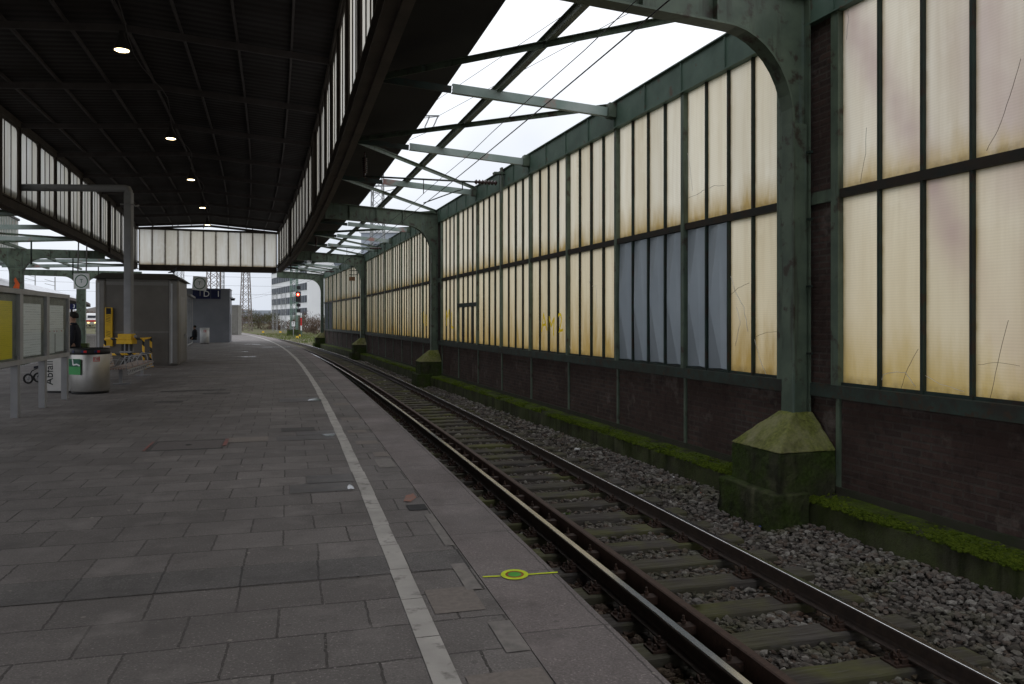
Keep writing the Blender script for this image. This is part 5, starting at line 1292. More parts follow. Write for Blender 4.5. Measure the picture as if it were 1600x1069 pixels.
# yellow wall case
yc = hc-hr*2.30-hu*.16
root = thing('yellow_case', 'tall narrow yellow case with black writing on the front of the steel hut', 'case', yc+V(0, 0, .75))
mb = MB(); mb.box(yc+V(0, 0, 1.45), (.16, .24, 1.4), hu, hr); mb.build('case', YELLOW, root, bevel=.01)
mb = MB(); vs, fs = text_mesh('/////', .2, yc-hu*.083+V(0, 0, 1.75), V(0, 0, 1), hr*-1, .004); mb.mesh(vs, fs); mb.build('lettering', BLACK, root); mb = MB(); vs, fs = text_mesh('////', .2, yc-hu*.083+V(0, 0, 1.2), V(0, 0, 1), hr*-1, .004); mb.mesh(vs, fs); mb.build('lettering', BLACK, root)
mb = MB(); mb.box(yc-hu*.084+V(0, 0, 2.02), (.006, .16, .22), hu, hr); mb.build('dark_window', BLACK, root)
# pigeon on the hut roof
pc = hc+hu*.5-hr*.2+V(0, 0, 3.42)
root = thing('pigeon', 'grey pigeon perched on the roof edge of the steel hut', 'pigeon', pc)
skin_mesh('body', [(pc+V(-.10, 0, .09), .035), (pc+V(0, 0, .12), .062), (pc+V(.07, 0, .17), .045), (pc+V(.09, 0, .23), .026), (pc+V(.105, 0, .27), .03), (pc+V(.14, 0, .265), .008), (pc+V(-.22, 0, .06), .014), (pc+V(0, .025, .04), .01), (pc+V(.01, .03, 0), .008), (pc+V(0, -.025, .04), .01), (pc+V(.01, -.03, 0), .008)], [(0, 1), (1, 2), (2, 3), (3, 4), (4, 5), (0, 6), (1, 7), (7, 8), (1, 9), (9, 10)], M('pigeon_grey', (.06, .06, .065), rough=.8), root, root_i=1)

# glass shelter
s0 = V(-20.3, 49.6, 0); su = tan(52); sr = V(su.y, -su.x, 0)
root = thing('glass_shelter', 'glass waiting shelter with slim pale posts beyond the steel hut', 'shelter', s0)
for q in (0, 2.0, 4.2, 6.4):
    for r_ in (0, 1.7):
        mb = MB(); mb.box(s0+su*q-sr*r_+V(0, 0, 1.6), (.07, .07, 3.2), su, sr); mb.build('post', SILVER, root)
mb = MB(); mb.box(s0+su*3.2-sr*.85+V(0, 0, 3.26), (6.9, 2.1, .12), su, sr); mb.build('roof', GREY_PAINT, root)
for q in (0, 2.0, 4.2):
    w = 2.13 if q else 1.93
    mb = MB(); mb.box(s0+su*(q+w/2+.035)-sr*1.7+V(0, 0, 1.5), (w, .015, 2.6), su, sr); mb.build('glass', CLEAR, root)
mb = MB(); mb.box(s0-sr*.85+V(0, 0, 1.5), (.015, 1.6, 2.6), su, sr); mb.build('glass', CLEAR, root)
mb = MB(); mb.box(s0+su*3.2-sr*1.35+V(0, 0, .46), (5.6, .4, .05), su, sr); mb.box(s0+su*1.2-sr*1.35+V(0, 0, .22), (.1, .3, .43), su, sr); mb.box(s0+su*5.2-sr*1.35+V(0, 0, .22), (.1, .3, .43), su, sr); mb.build('seat', GREY_PAINT, root)
mb = MB(); mb.box(s0-sr*.0+su*3.2+V(0, 0, .12), (6.4, .06, .08), su, sr); mb.build('bottom_rail', SILVER, root)
# round signs
def ring_sign(c, s, yaw, roll, label, hang):
    root = thing('ring_sign', label, 'sign', c, 'white square signs with a green ring')
    ux = V(math.cos(yaw), math.sin(yaw), 0); un = V(ux.y, -ux.x, 0); up = V(0, 0, 1)
    ux2 = (ux*math.cos(roll)+up*math.sin(roll)); up2 = (up*math.cos(roll)-ux*math.sin(roll))
    mb = MB(); mb.box(c, (s, .05, s), ux2, ux2.cross(up2)*-1); mb.build('plate', SIGNWHITE, root)
    mb = MB(); o = c+un*.027; n = 32
    for i in range(n):
        a, b = 2*math.pi*i/n, 2*math.pi*(i+1)/n; f = lambda r, t: o+ux2*r*math.cos(t)+up2*r*math.sin(t)
        mb.prism([f(s*.37, a), f(s*.43, a), f(s*.43, b), f(s*.37, b)], un*.004)
    mb.build('ring', SIGNGREEN, root)
    mb = MB(); vs, fs = text_mesh('T', s*.36, o+un*.003-up*s*.0, ux2, up2, .004); mb.mesh(vs, fs); mb.build('lettering', SIGNGREEN, root)
    mb = MB()
    for p, q in hang: mb.tube([p, q], .03, 6)
    mb.build('support', GREY_PAINT, root)
c = V((127.5-800)/1240*38, 38, 1.7+60.5*38/1240)
ring_sign(c, .74, .0, .0, 'white square sign with a green ring hanging at the left, before a green column', [(c+V(-.2, .03, .3), c+V(-.2, .1, 1.9)), (c+V(.2, .03, .3), c+V(.2, .1, 1.9))])
c = V((312-800)/1240*49.4, 49.4, 1.7+57*49.4/1240)
ring_sign(c, .86, .05, -.09, 'tilted white square sign with a green ring on a post by the shelter', [(c+V(0, .06, -.3), V(c.x, c.y+.06, 3.2))])
# blue grey hut with D 1 sign
d0 = V((359-800)/1240*60, 60, 0); du = V(1, .3, 0).normalized(); dn = V(du.y, -du.x, 0)
root = thing('rendered_hut', 'plain blue grey rendered hut near the platform end', 'hut', d0-du*1.6)
mb = MB(); mb.box(d0-du*1.55-dn*1.5+V(0, 0, 2.0), (3.1, 3.0, 4.0), du, dn); mb.build('wall', CEMENT_BOX, root)
mb = MB(); mb.box(d0-du*1.55-dn*1.5+V(0, 0, 4.03), (3.16, 3.06, .06), du, dn); mb.build('roof_edge', GREY_PAINT, root)
mb = MB(); mb.box(d0+du*.01-dn*1.5+V(0, 0, 1.1), (.06, 1.0, 2.1), du, dn); mb.build('door', GREY_PAINT, root)
c = d0-du*1.62+dn*.09+V(0, 0, 3.63)
root = thing('platform_sign', 'navy sign reading D 1 along the top of the blue grey hut', 'sign', c)
mb = MB(); mb.box(c, (1.95, .1, .70), du, dn); mb.build('panel', BLUE, root)
mb = MB(); mb.box(c+du*.28+dn*.051, (.014, .004, .68), du, dn); mb.build('joint', GREY_PAINT, root)
for ch, q in (('D', -.02), ('1', .82)):
    mb = MB(); vs, fs = text_mesh(ch, .62, c+du*q+dn*.054, du, V(0, 0, 1), .004); mb.mesh(vs, fs); mb.build('letter', SIGNWHITE, root)
c = d0+du*.22+dn*.1+V(0, 0, 3.28)
root = thing('flood_lamp', 'small black floodlight on an arm at the corner of the blue grey hut', 'floodlight', c)
mb = MB(); mb.hexa([c+V(-.1, -.1, -.12), c+V(.1, -.1, -.12), c+V(.1, .1, -.12), c+V(-.1, .1, -.12), c+V(-.16, -.12, .06), c+V(.16, -.12, .06), c+V(.16, .12, .06), c+V(-.16, .12, .06)]); mb.build('housing', BLACK, root)
mb = MB(); mb.tube([c+V(0, 0, .05), c+V(0, 0, .12), d0+du*.0+V(0, 0, 3.4)], .02, 6); mb.build('arm', BLACK, root)
k0_ = V((365-800)/1240*90, 90, 0)
root = thing('cabinet', 'tall brown grey cabinet standing right of the blue grey hut', 'cabinet', k0_)
CAB = M('cabinet_paint', (.17, .165, .15), (.14, .135, .12), rough=.7)
mb = MB(); mb.box(k0_+V(0, .6, 1.65), (1.0, 1.2, 3.3)); mb.build('body', CAB, root)
mb = MB(); mb.box(k0_+V(0, -.02, 1.6), (.86, .05, 2.9)); mb.build('door', CAB, root)
mb = MB(); mb.box(k0_+V(0, .6, 3.36), (1.1, 1.3, .1)); mb.build('roof', GREY_PAINT, root)

# ------------------------------------------------------------------ left side: second track, columns, neighbouring platform
rail('running_rail', -11.95, 'near rail of the track beyond the left platform edge', 30, 150)
rail('running_rail', -13.45, 'far rail of the track beyond the left platform edge', 30, 150)
mb = MB(); sweep(mb, [(-19.4, -.9), (-19.4, -.02), (-30, -.02), (-30, -.9)], 20, 150, 3); mb.build('far_platform', CONC_GREY, kind='structure')
def left_column(fy, label, lg=None):
    c = P(fy, -14.8, -.75); n = V(*nrm(fy), 0); t = tan(fy)
    root = thing('branching_column', label, 'column', c, 'green branching columns beside the left track')
    mb = MB(); mb.box(c+V(0, 0, 2.6), (.62, .45, 5.2), n, t); mb.build('shaft', GREEN, root, bevel=.02)
    zt, zb = 6.27, 5.80
    for s_, L in ((1, 4.25), (-1, 4.2)):
        pr = [(0.0, 4.6), (.31, 4.9)]
        for k in range(1, 9):
            a = math.pi/2*k/8; pr.append((.31+.95*(1-math.cos(a)), 4.9+(zb-4.9)*math.sin(a)))
        pr += [(L, zb+.05), (L, zt), (0, zt)]
        mb = MB(); mb.prism([c+n*s_*x+t*(-.05)+V(0, 0, z) for x, z in pr], t*.10); mb.build('bracket_arm', GREEN, root)
        mb = MB(); q = [x for x in pr[1:-2]]
        for (x0, z0), (x1, z1) in zip(q[:-1], q[1:]): mb.beam(c+n*s_*x0+V(0, 0, z0), c+n*s_*x1+V(0, 0, z1), .30, .03)
        mb.build('arm_flange', GREEN, root)
        for x in (1.6, 2.5, 3.4):
            mb = MB(); mb.box(c+n*s_*x+V(0, 0, (zt+zb)/2+.03), (.02, .26, zt-zb-.06), n, t); mb.build('stiffener', GREEN, root)
    mb = MB(); mb.box(c+V(0, 0, .3), (1.0, 1.0, .7), n, t); mb.build('footing', PLINTH, root)
    return c, n, t
c, n, t = left_column(FY[3], 'green branching column at the left edge with an orange sprayed blotch')
for dz, r in ((4.5, .11), (4.35, .14), (4.15, .12), (4.0, .10)):
    pass
root = thing('orange_blotch', 'orange sprayed blotch on the green column at the left edge', 'graffiti', c-t*.23+V(0, 0, 4.2))
mb = MB(); q = c-t*.232; pl_ = [(-.20, 3.82), (.0, 3.86), (.16, 4.05), (.2, 4.35), (.06, 4.6), (.0, 4.72), (-.08, 4.6), (-.02, 4.4), (-.12, 4.15)]
mb.prism([q+n*x+V(0, 0, z) for x, z in pl_], -t*.004); mb.build('paint', ORANGE, root)
left_column(FY[4], 'second green branching column, behind the white ring sign at the left')
for bi, (fa, fb) in enumerate(((FY[2], FY[3]), (FY[3], FY[4]))):
    root = thing('side_track_roof', ('nearer open steel roof bay over the left track', 'farther open steel roof bay over the left track')[bi], 'roof frame', P((fa+fb)/2, -13, 5.4), 'open steel roof bays over the left track')
    for k in range(1, 4):
        Y = Yof(arc(fa)+(arc(fb)-arc(fa))*k/4)
        mb = MB(); mb.beam(P(Y, dL-.1, 5.72), P(Y, -19, 5.45), .10, .2); mb.build('cross_beam', GREEN_PALE, root)
    for d in (-14.8, -17):
        mb = MB(); mb.beam(P(fa, d, 5.62), P(fb, d, 5.62), .12, .14); mb.build('longitudinal_tie', GREEN, root)
    for k in range(4):
        Ya = Yof(arc(fa)+(arc(fb)-arc(fa))*k/4); Yb = Yof(arc(fa)+(arc(fb)-arc(fa))*(k+1)/4)
        a, b = (dL-.1, -19) if k % 2 else (-19, dL-.1)
        mb = MB(); mb.beam(P(Ya, a, 5.66), P(Yb, b, 5.66), .09, .09); mb.build('diagonal_brace', GREEN, root)
    for k in (1, 3):
        Y = Yof(arc(fa)+(arc(fb)-arc(fa))*k/4); mb = MB(); mb.tube([P(Y, -13, 5.6), P(Y, -13, 4.4)], .04, 6); mb.build('hanger', GREEN_DARK, root)
# neighbouring glazed canopy side
root = thing('neighbour_canopy', 'pale glazed side of the next platform roof, seen above the left columns', 'canopy', P(55, -19.2, 6))
mb = MB(); sweep(mb, [(-19.2, 5.5), (-19, 5.5), (-19, 6.0), (-19.2, 6.0)], 24, 67, 3); mb.build('girder', GREEN_DARK, root)
mb = MB(); sweep(mb, [(-19, 9.2), (-24, 9.6), (-29, 9.2), (-29, 9.35), (-24, 9.75), (-19, 9.35)], 24, 67, 3, mi=0); mb.build('roof', ROOFTOP, root)
for Y0_, Y1_ in zip(*(lambda y: (y[:-1], y[1:]))(stations(24, 67, 2.4))):
    pa, pb = P(Y0_, -19.1), P(Y1_, -19.1); ux = (pb-pa).normalized(); w = (pb-pa).length; un = V(ux.y, -ux.x, 0)
    mb = MB()
    for j in range(5): mb.box(pa+ux*w*j/5+V(0, 0, 7.6), (.05, .06, 3.2), ux, un)
    wn = mb.build('clerestory_window', GREEN_PALE, root)
    gl = MB()
    for j in range(5): 
        p, q = pa+ux*(w*j/5+.03), pa+ux*(w*(j+1)/5-.03); gl.face([p+V(0, 0, 6), q+V(0, 0, 6), q+V(0, 0, 9.2), p+V(0, 0, 9.2)], uv=[(0, 0), (1, 0), (1, 3), (0, 3)])
    gl.build('glass', PANE_CANOPY, wn)
# low roof of the far platform
root = thing('far_platform_roof', 'low brown edged platform roof on posts across the left tracks', 'canopy', P(80, -23, 0))
BROWN = M('brown_fascia', (.075, .06, .05), (.055, .045, .04), rough=.8); PALE = M('pale_roof', (.56, .58, .62), rough=.7)
mb = MB(); sweep(mb, [(-18.6, 3.75), (-18.6, 4.05), (-29, 4.05), (-29, 3.75)], 45, 135, 3); mb.build('fascia', BROWN, root)
mb = MB(); sweep(mb, [(-18.7, 4.06), (-20.5, 4.9), (-29, 4.9), (-29, 4.06)], 45, 135, 3); mb.build('roof', PALE, root)
for Y in range(62, 130, 9):
    mb = MB(); mb.box(P(Y, -21, 1.86), (.25, .25, 3.76)); mb.build('post', BROWN, root)
c = V((113.5-800)/1240*66, 66, 1.7+21*66/1240)
root = thing('platform_number', 'small navy sign with a white 3 above the standing person', 'sign', c)
mb = MB(); mb.box(c, (.75, .06, .46)); mb.build('panel', BLUE, root)
mb = MB(); vs, fs = text_mesh('3', .42, c+V(.12, -.034, 0), (1, 0, 0), (0, 0, 1), .004); mb.mesh(vs, fs); mb.build('number', SIGNWHITE, root)
mb = MB(); [mb.tube([c+V(x, 0, .22), c+V(x, 0, 1.0)], .015, 5) for x in (-.3, .3)]; mb.build('hanger', GREY_PAINT, root)
# red regional train far off
tcx = V(-126, 238, -.35)
root = thing('regional_train', 'distant red and white train front on the tracks at the left', 'train', tcx)
TRW = M('train_white', (.72, .72, .73), rough=.4, bstr=0); TRR = M('train_red', (.45, .03, .03), rough=.4, bstr=0); TRG = M('train_glass', (.05, .07, .09), rough=.15, bstr=0)
tu = V(-.45, .89, 0).normalized(); tn = V(tu.y, -tu.x, 0)
mb = MB(); mb.prism([tcx+tu*x+tn*-1.45+V(0, 0, z) for x, z in ((0, .9), (-.3, 1.6), (.1, 2.2), (1.1, 3.7), (1.8, 4.1), (40, 4.1), (40, .6), (.3, .6))], tn*2.9); mb.build('body', TRW, root)
mb = MB(); mb.box(tcx-tu*.18+V(0, 0, 1.75), (.5, 2.95, .55), tu, tn); mb.box(tcx+tu*20+V(0, 0, 1.5), (39, 2.94, .7), tu, tn); mb.build('red_band', TRR, root)
mb = MB(); mb.box(tcx+tu*.42+V(0, 0, 2.85), (.25, 2.3, 1.1), (tu+V(0, 0, .6)), tn); mb.build('windscreen', TRG, root)
LIT = emis('headlight', (1, .75, .3), 2.2)
for s_ in (-.9, .9):
    mb = MB(); mb.box(tcx-tu*.36+tn*s_+V(0, 0, 1.2), (.1, .5, .35), tu, tn); mb.build('headlight', LIT, root)

# ------------------------------------------------------------------ far objects
MAST_G = M('mast_green', (.16, .24, .20), (.12, .19, .16), rough=.7); MAST_R = M('mast_rust', (.17, .135, .115), (.13, .11, .10), rough=.8); MAST_S = M('mast_grey', (.30, .31, .32), rough=.7)
def lattice(name, c, w0, w1, h, mat, label, cat='mast', seg=1.3, r=.05, arms=(), group=None):
    root = thing(name, label, cat, c, group); c = Vector(c); n = max(3, int(h/seg))
    def leg(i, t): 
        w = w0+(w1-w0)*t; sx, sy = ((-1, -1), (1, -1), (1, 1), (-1, 1))[i]; return c+V(sx*w/2, sy*w/2, h*t)
    for i in range(4):
        mb = MB(); mb.beam(leg(i, 0), leg(i, 1), r*2, r*2); mb.build('leg', mat, root)
    mb = MB()
    for k in range(n):
        for i in range(4):
            j = (i+1) % 4; mb.beam(leg(i, k/n), leg(j, (k+1)/n), r, r); mb.beam(leg(j, k/n), leg(i, (k+1)/n), r, r)
    mb.build('lattice', mat, root)
    for (z, a, b) in arms:
        mb = MB(); mb.beam(c+V(a, 0, z), c+V(b, 0, z), .18, .22); mb.beam(c+V(a, 0, z-.1), c+V(0, 0, z-1.2), .1, .1); mb.beam(c+V(b, 0, z-.1), c+V(0, 0, z-1.2), .1, .1); mb.build('crossarm', mat, root)
    return root
def at(px, Y, z=-.86): return V((px-800)/1240*Y, Y, z)
lattice('catenary_mast', at(459.5, 128), .95, .95, 14, MAST_G, 'green lattice mast beside the red signal', seg=1.1, r=.05)
mb = MB(); c = at(459.5, 128); mb.box(c+V(0, 0, .45), (1.8, 1.6, 1.1)); mb.build('mast_footing', PLINTH, kind=None, label='mossy concrete block under the green lattice mast', cat='footing')
lattice('catenary_mast', at(384, 180), 2.3, 1.15, 17, MAST_R, 'tall tapering brown lattice mast right of the grey cabinet', seg=1.5, r=.07)
lattice('catenary_mast', at(334, 150), 1.9, 1.9, 13, MAST_R, 'rusty lattice mast rising behind the navy D 1 sign', seg=1.4, r=.07)
lattice('catenary_mast', at(347, 190), .8, .8, 16, MAST_S, 'thin pale lattice mast behind the blue grey hut', seg=1.2, r=.05)
lattice('catenary_mast', at(280, 190), 1.6, 1.6, 16, MAST_S, 'pale lattice mast showing over the steel hut roof', seg=1.4, r=.06)
for px, lb in ((429.5, 'thin pale lattice mast left of the middle of the white office block'), (443, 'second thin pale lattice mast before the white office block')):
    lattice('catenary_mast', at(px, 175), .9, .9, 8.6, MAST_S, lb, seg=1.5, r=.028)
pyl = lattice('lattice_pylon', V(-22, 130, -.86), 2.6, 1.1, 40, MAST_S, 'tall lattice pylon with a crossarm and hanging insulators seen through the open roof', 'pylon', 1.6, .07, arms=[(36.0, -10, 10.1), (24.5, -4.5, 4.5)])
tip = V(-11.9, 130, 35.1)
for dx in (0, 1.35):
    mb = MB(); insulator(mb, tip+V(-1.6+dx, 0, -.1), tip+V(-2.4+dx, 0, -1.9), .16, 9); mb.build('insulator', PORCELAIN, pyl)
mb = MB(); mb.beam(tip+V(-2.6, 0, -2.0), tip+V(-.9, 0, -2.0), .1, .1); mb.build('yoke', MAST_S, pyl)
gp = 'high power line conductors'
wire('power_line', [tip+V(0, 0, .1), V(11.6, 90, 35.6), V(70, -10, 37)], .035, 'power line conductor running from the pylon arm tip over the open roof', 'power line', gp)
wire('power_line', [V(-14, 130, 36.6), V(7.8, 87.7, 36.8), V(60, -14, 38)], .035, 'higher power line conductor crossing the open roof above the arm', 'power line', gp)
wire('power_line', [tip+V(-1.9, 0, -2.6), V(-26, 153, 33.6), V(-60, 230, 36)], .035, 'power line conductor leaving the insulators away to the left', 'power line', gp)
# signal
c = at(471, 118); 
root = thing('railway_signal', 'railway signal showing a red light on a red and white post', 'signal', c)
mb = MB(); mb.tube([c, c+V(0, 0, 3.0)], .09, 8); mb.build('lower_post', MAST_G, root)
for z0, z1, m_ in ((1.0, 1.7, WHITE), (1.7, 2.9, RED), (2.9, 3.6, WHITE)):
    mb = MB(); mb.box(c+V(0, -.12, (z0+z1)/2), (.2, .05, z1-z0)); mb.build('mast_plate', m_, root)
mb = MB(); mb.tube([c+V(0, .1, 3.0), c+V(-.45, .1, 3.3), c+V(-.45, .1, 7.6)], .07, 8); mb.build('upper_post', MAST_S, root)
sc_ = c+V(-.45, -.05, 0)
mb = MB(); mb.box(sc_+V(0, 0, 6.0), (.72, .3, 1.55)); mb.build('signal_head', BLACK, root)
mb = MB(); mb.lathe(sc_+V(0, -.16, 6.33), [(.20, 0), (.20, .04)], 16, (0, -1, 0)); mb.build('red_lamp', emis('red_signal', (1, .05, .02), 9), root)
mb = MB(); mb.lathe(sc_+V(0, -.2, 6.33), [(.08, 0), (.08, .03)], 12, (0, -1, 0)); mb.build('red_lamp_core', emis('red_signal_core', (1, .45, .35), 12), root)
for z, s_ in ((7.35, .55), (4.75, .5), (3.95, .5)):
    mb = MB(); mb.box(sc_+V(.05, 0, z), (s_, .25, s_*.9)); mb.build('indicator_box', BLACK, root)
mb = MB(); mb.box(sc_+V(.05, -.1, 3.45), (.5, .06, .36)); mb.build('white_plate', WHITE, root)
mb = MB(); mb.box(sc_+V(.3, .05, 3.15), (1.3, .5, .06)); mb.build('platform_step', MAST_G, root)
c = at(458.5, 112)
root = thing('number_post', 'small white plate with a black 7 on a post by the lattice mast', 'sign', c)
mb = MB(); mb.tube([c, c+V(0, 0, 1.75)], .05, 6); mb.build('post', MAST_S, root)
mb = MB(); mb.box(c+V(0, -.06, 2.0), (.46, .04, .68)); mb.build('plate', WHITE, root)
mb = MB(); vs, fs = text_mesh('7', .6, c+V(0, -.085, 2.0), (1, 0, 0), (0, 0, 1), .01); mb.mesh(vs, fs); mb.build('number', BLACK, root)
for px, Y, lb in ((464.5, 110, 'small yellow box on the grass by the signal post'), (469, 122, 'yellow marker at the foot of the signal post'), (411, 160, 'yellow marker beside the far track left of the office block'), (438, 160, 'yellow marker beside the far track before the office block')):
    c = at(px, Y); r_ = thing('track_marker', lb, 'marker', c, 'yellow markers beside the far tracks'); mb = MB(); mb.hexa([c+V(-.2, -.15, 0), c+V(.2, -.15, 0), c+V(.2, .15, 0), c+V(-.2, .15, 0), c+V(-.14, -.1, .30), c+V(.14, -.1, .30), c+V(.14, .1, .30), c+V(-.14, .1, .30)]); mb.build('body', YELLOW, r_)
# office block
OFW = M('office_render', (.84, .85, .87), (.79, .80, .83), rough=.7, scale=.3, bstr=0); OFG = M('office_grey', (.33, .36, .41), (.30, .33, .38), rough=.7, scale=.3, bstr=0)
WGL = M('office_window', (.06, .07, .085), (.09, .10, .12), rough=.6, scale=.6, bstr=0, spec=.1)
A = V(-54.6, 213, 0); Bk = V(-79.5, 262, 0); ou = (Bk-A).normalized(); ol = (Bk-A).length; on = V(ou.y, -ou.x, 0)
if on.y > 0: on = -on
root = thing('office_block', 'white four storey office block with dark window strips beyond the tracks', 'office building', A)
mb = MB(); mb.hexa([A+V(0, 0, -1), Bk+V(0, 0, -1), Bk-on*16+V(0, 0, -1), A-on*16+V(0, 0, -1)]+[A+V(0, 0, 18.5), Bk+V(0, 0, 18.5), Bk-on*16+V(0, 0, 18.5), A-on*16+V(0, 0, 18.5)]); wl = mb.build('wall', OFW, root)
mb = MB(); c_ = (A+Bk)/2-on*8; mb.box(c_+V(0, 0, 18.7), (ol+.3, 16.3, .4), ou, on); mb.build('roof_edge', OFG, root)
for fl in range(5):
    z0 = 3.1+fl*3.4
    for k in range(18):
        q = 2.0+k*2.85
        if q > ol-2: break
        mb = MB(); mb.box(A+ou*(q+1.2)+on*.05+V(0, 0, z0+.95), (2.3, .2, 1.9), ou, on); wf = mb.build('window', WGL, root)
        mb = MB(); mb.box(A+ou*(q+2.62)+on*.06+V(0, 0, z0+.95), (.3, .2, 1.9), ou, on); mb.build('mullion', OFG, wf)
root = thing('grey_office_wing', 'grey office wing with wide windows to the right of the white block', 'office building', A-on*5+V(3, 0, 0))
a0 = V(-53.5, 218, 0); a1 = V(-42, 214, 0); wu = (a1-a0).normalized(); wn_ = V(wu.y, -wu.x, 0)
mb = MB(); mb.box((a0+a1)/2-wn_*8+V(0, 0, 8.7), ((a1-a0).length, 16, 19.4), wu, wn_); mb.build('wall', OFG, root)
for fl in range(5):
    for k in range(3):
        mb = MB(); mb.box(a0+wu*(3.2+k*3.4)+wn_*.05+V(0, 0, 4.1+fl*3.4), (3.0, .2, 1.9), wu, wn_); mb.build('window', M('wing_glass', (.20, .23, .28), rough=.3, bstr=0) if (fl == 0 and k == 0) else bpy.data.materials['wing_glass'], root)
    mb = MB(); mb.box((a0+a1)/2+wn_*.08+V(0, 0, 5.25+fl*3.4), ((a1-a0).length-.4, .14, .25), wu, wn_); mb.build('sun_blind', WHITE, root)
# grey block seen over the wall through the open roof
c = at(640, 230); root = thing('factory_block', 'grey flat roofed building rising behind the glazed wall, seen through the open roof', 'building', c)
mb = MB(); mb.box(c+V(4, 20, 14), (38, 30, 29)); mb.build('wall', OFG, root)
mb = MB(); mb.box(c+V(4, 4.9, 24), (34, .2, 2.2)); mb.build('window_strip', WGL, root)
mb = MB(); mb.box(c+V(4, 20, 28.6), (39, 31, .5)); mb.build('roof_edge', WHITE, root)
# blue roof sign far away
c = at(445, 600, 0); root = thing('far_shed', 'distant shed with a bright blue sign on its roof', 'shed', c)
mb = MB(); mb.box(c+V(-10, 20, 4), (90, 30, 10)); mb.build('wall', OFG, root)
mb = MB(); mb.box(c+V(0, 4, 10.5), (17, .6, 4)); mb.build('blue_sign', M('blue_sign_panel', (.06, .22, .62), rough=.5, bstr=0), root)
# hills
HILL = M('hill_scrub', (.14, .125, .12), (.10, .095, .085), rough=1, scale=.02, bstr=0)
mb = MB(); vs = []; fs = []; n = 60
for i in range(n+1):
    x = -900+i*20; h = 14+6*math.sin(i*.35)+4*math.sin(i*.9+1)+random.uniform(-1, 1); vs += [(x, 900, -2), (x, 915, h*.7), (x, 960, h)]
for i in range(n):
    for k in range(2): fs.append((i*3+k, (i+1)*3+k, (i+1)*3+k+1, i*3+k+1))
mb.mesh(vs, fs, 0, True); mb.build('hills', HILL, kind='structure')
# shrubs
TWIG = M('twig', (.12, .085, .062), (.085, .06, .045), rough=1, scale=2, bstr=0); TWIG2 = M('twig_olive', (.10, .10, .045), (.08, .075, .04), rough=1, scale=2, bstr=0)
def shrub(c, w, d, h, label, mat=TWIG, n=1500, leaf=.16):
    root = thing('bare_shrub', label, 'shrub', c, 'scrub along the far tracks'); c = Vector(c)
    k = 14; cl = [(random.uniform(-.42, .42)*w, random.uniform(-.42, .42)*d, random.uniform(.15, .78)*h, random.uniform(.18, .34)) for _ in range(k)]
    mb = MB()
    for _ in range(10):
        x, y, z, r = random.choice(cl); b = c+V(x*.4, y*.4, 0); mb.tube([b, c+V(x*.8, y*.8, z*.6), c+V(x, y, z*1.15)], [.07, .045, .015], 5)
    mb.build('stem', TWIG, root)
    mb = MB()
    for _ in range(n):
        x, y, z, r = random.choice(cl); v = V(random.gauss(0, 1), random.gauss(0, 1), random.gauss(0, 1)).normalized()*random.random()**.45
        p = c+V(x+v.x*r*w, y+v.y*r*d, max(.05, z+v.z*r*h)); a = V(random.gauss(0, .5), random.gauss(0, .5), random.gauss(.5, .6)).normalized(); b = a.orthogonal().normalized()
        L = leaf*random.uniform(.6, 1.8); mb.face([p-b*L*.16, p+b*L*.16, p+a*L*2.2])
    mb.build('crown', mat, root); return root
shrub(at(487, 150), 7, 5, 4.0, 'bare brown shrub in front of the grey office wing', n=2600)
shrub(at(499, 140), 5, 4, 3.4, 'bare brown shrub just left of the last column', n=2000)
shrub(at(474, 165), 6, 5, 2.9, 'low brown shrub behind the signal post', n=1800)
shrub(at(414, 220), 9, 6, 5.4, 'olive shrub left of the white office block', TWIG2, n=2200, leaf=.24)
shrub(at(402, 240), 10, 6, 4.6, 'brown shrub right of the tapering lattice mast', n=2000, leaf=.24)
shrub(at(366, 260), 12, 6, 4.8, 'brown shrub left of the tapering lattice mast', n=2000, leaf=.26)
shrub(at(440, 200), 9, 4, 2.6, 'low brown shrub along the foot of the white office block', n=1800, leaf=.2)
shrub(at(142, 300), 16, 8, 7, 'grey brown tree clump behind the distant train', n=2200, leaf=.35)
shrub(at(118, 260), 16, 8, 6, 'grey brown tree clump left of the distant train', n=2200, leaf=.35)
# grass tufts
GRASS = M('grass_blades', (.10, .14, .035), (.15, .15, .06), rough=1, scale=.3, bstr=0)
gv = []
for _ in range(15000):
    Y = random.uniform(66, 140); d = random.uniform(3.8, 24); p = P(Y, d, -.86)
    if random.random() < .5+.5*math.sin(p.x*.5)*math.sin(p.y*.21): gv.append((p.x, p.y))
for _ in range(5000):
    p = P(random.uniform(118, 190), random.uniform(-14, 2), -.86); gv.append((p.x, p.y))
mb = MB()
for x, y in gv:
    h = random.uniform(.08, .34); a = random.uniform(0, 6.28); w = random.uniform(.03, .07); dx, dy = math.cos(a)*w, math.sin(a)*w; lx, ly = random.uniform(-.1, .1), random.uniform(-.1, .1)
    mb.face([(x-dx, y-dy, -.87), (x+dx, y+dy, -.87), (x+lx, y+ly, -.86+h)], uv=[(0, 0), (1, 0), (.5, 1)])
mb.build('grass', GRASS, kind='stuff', label='rough grass beside the far track beyond the glazed wall')
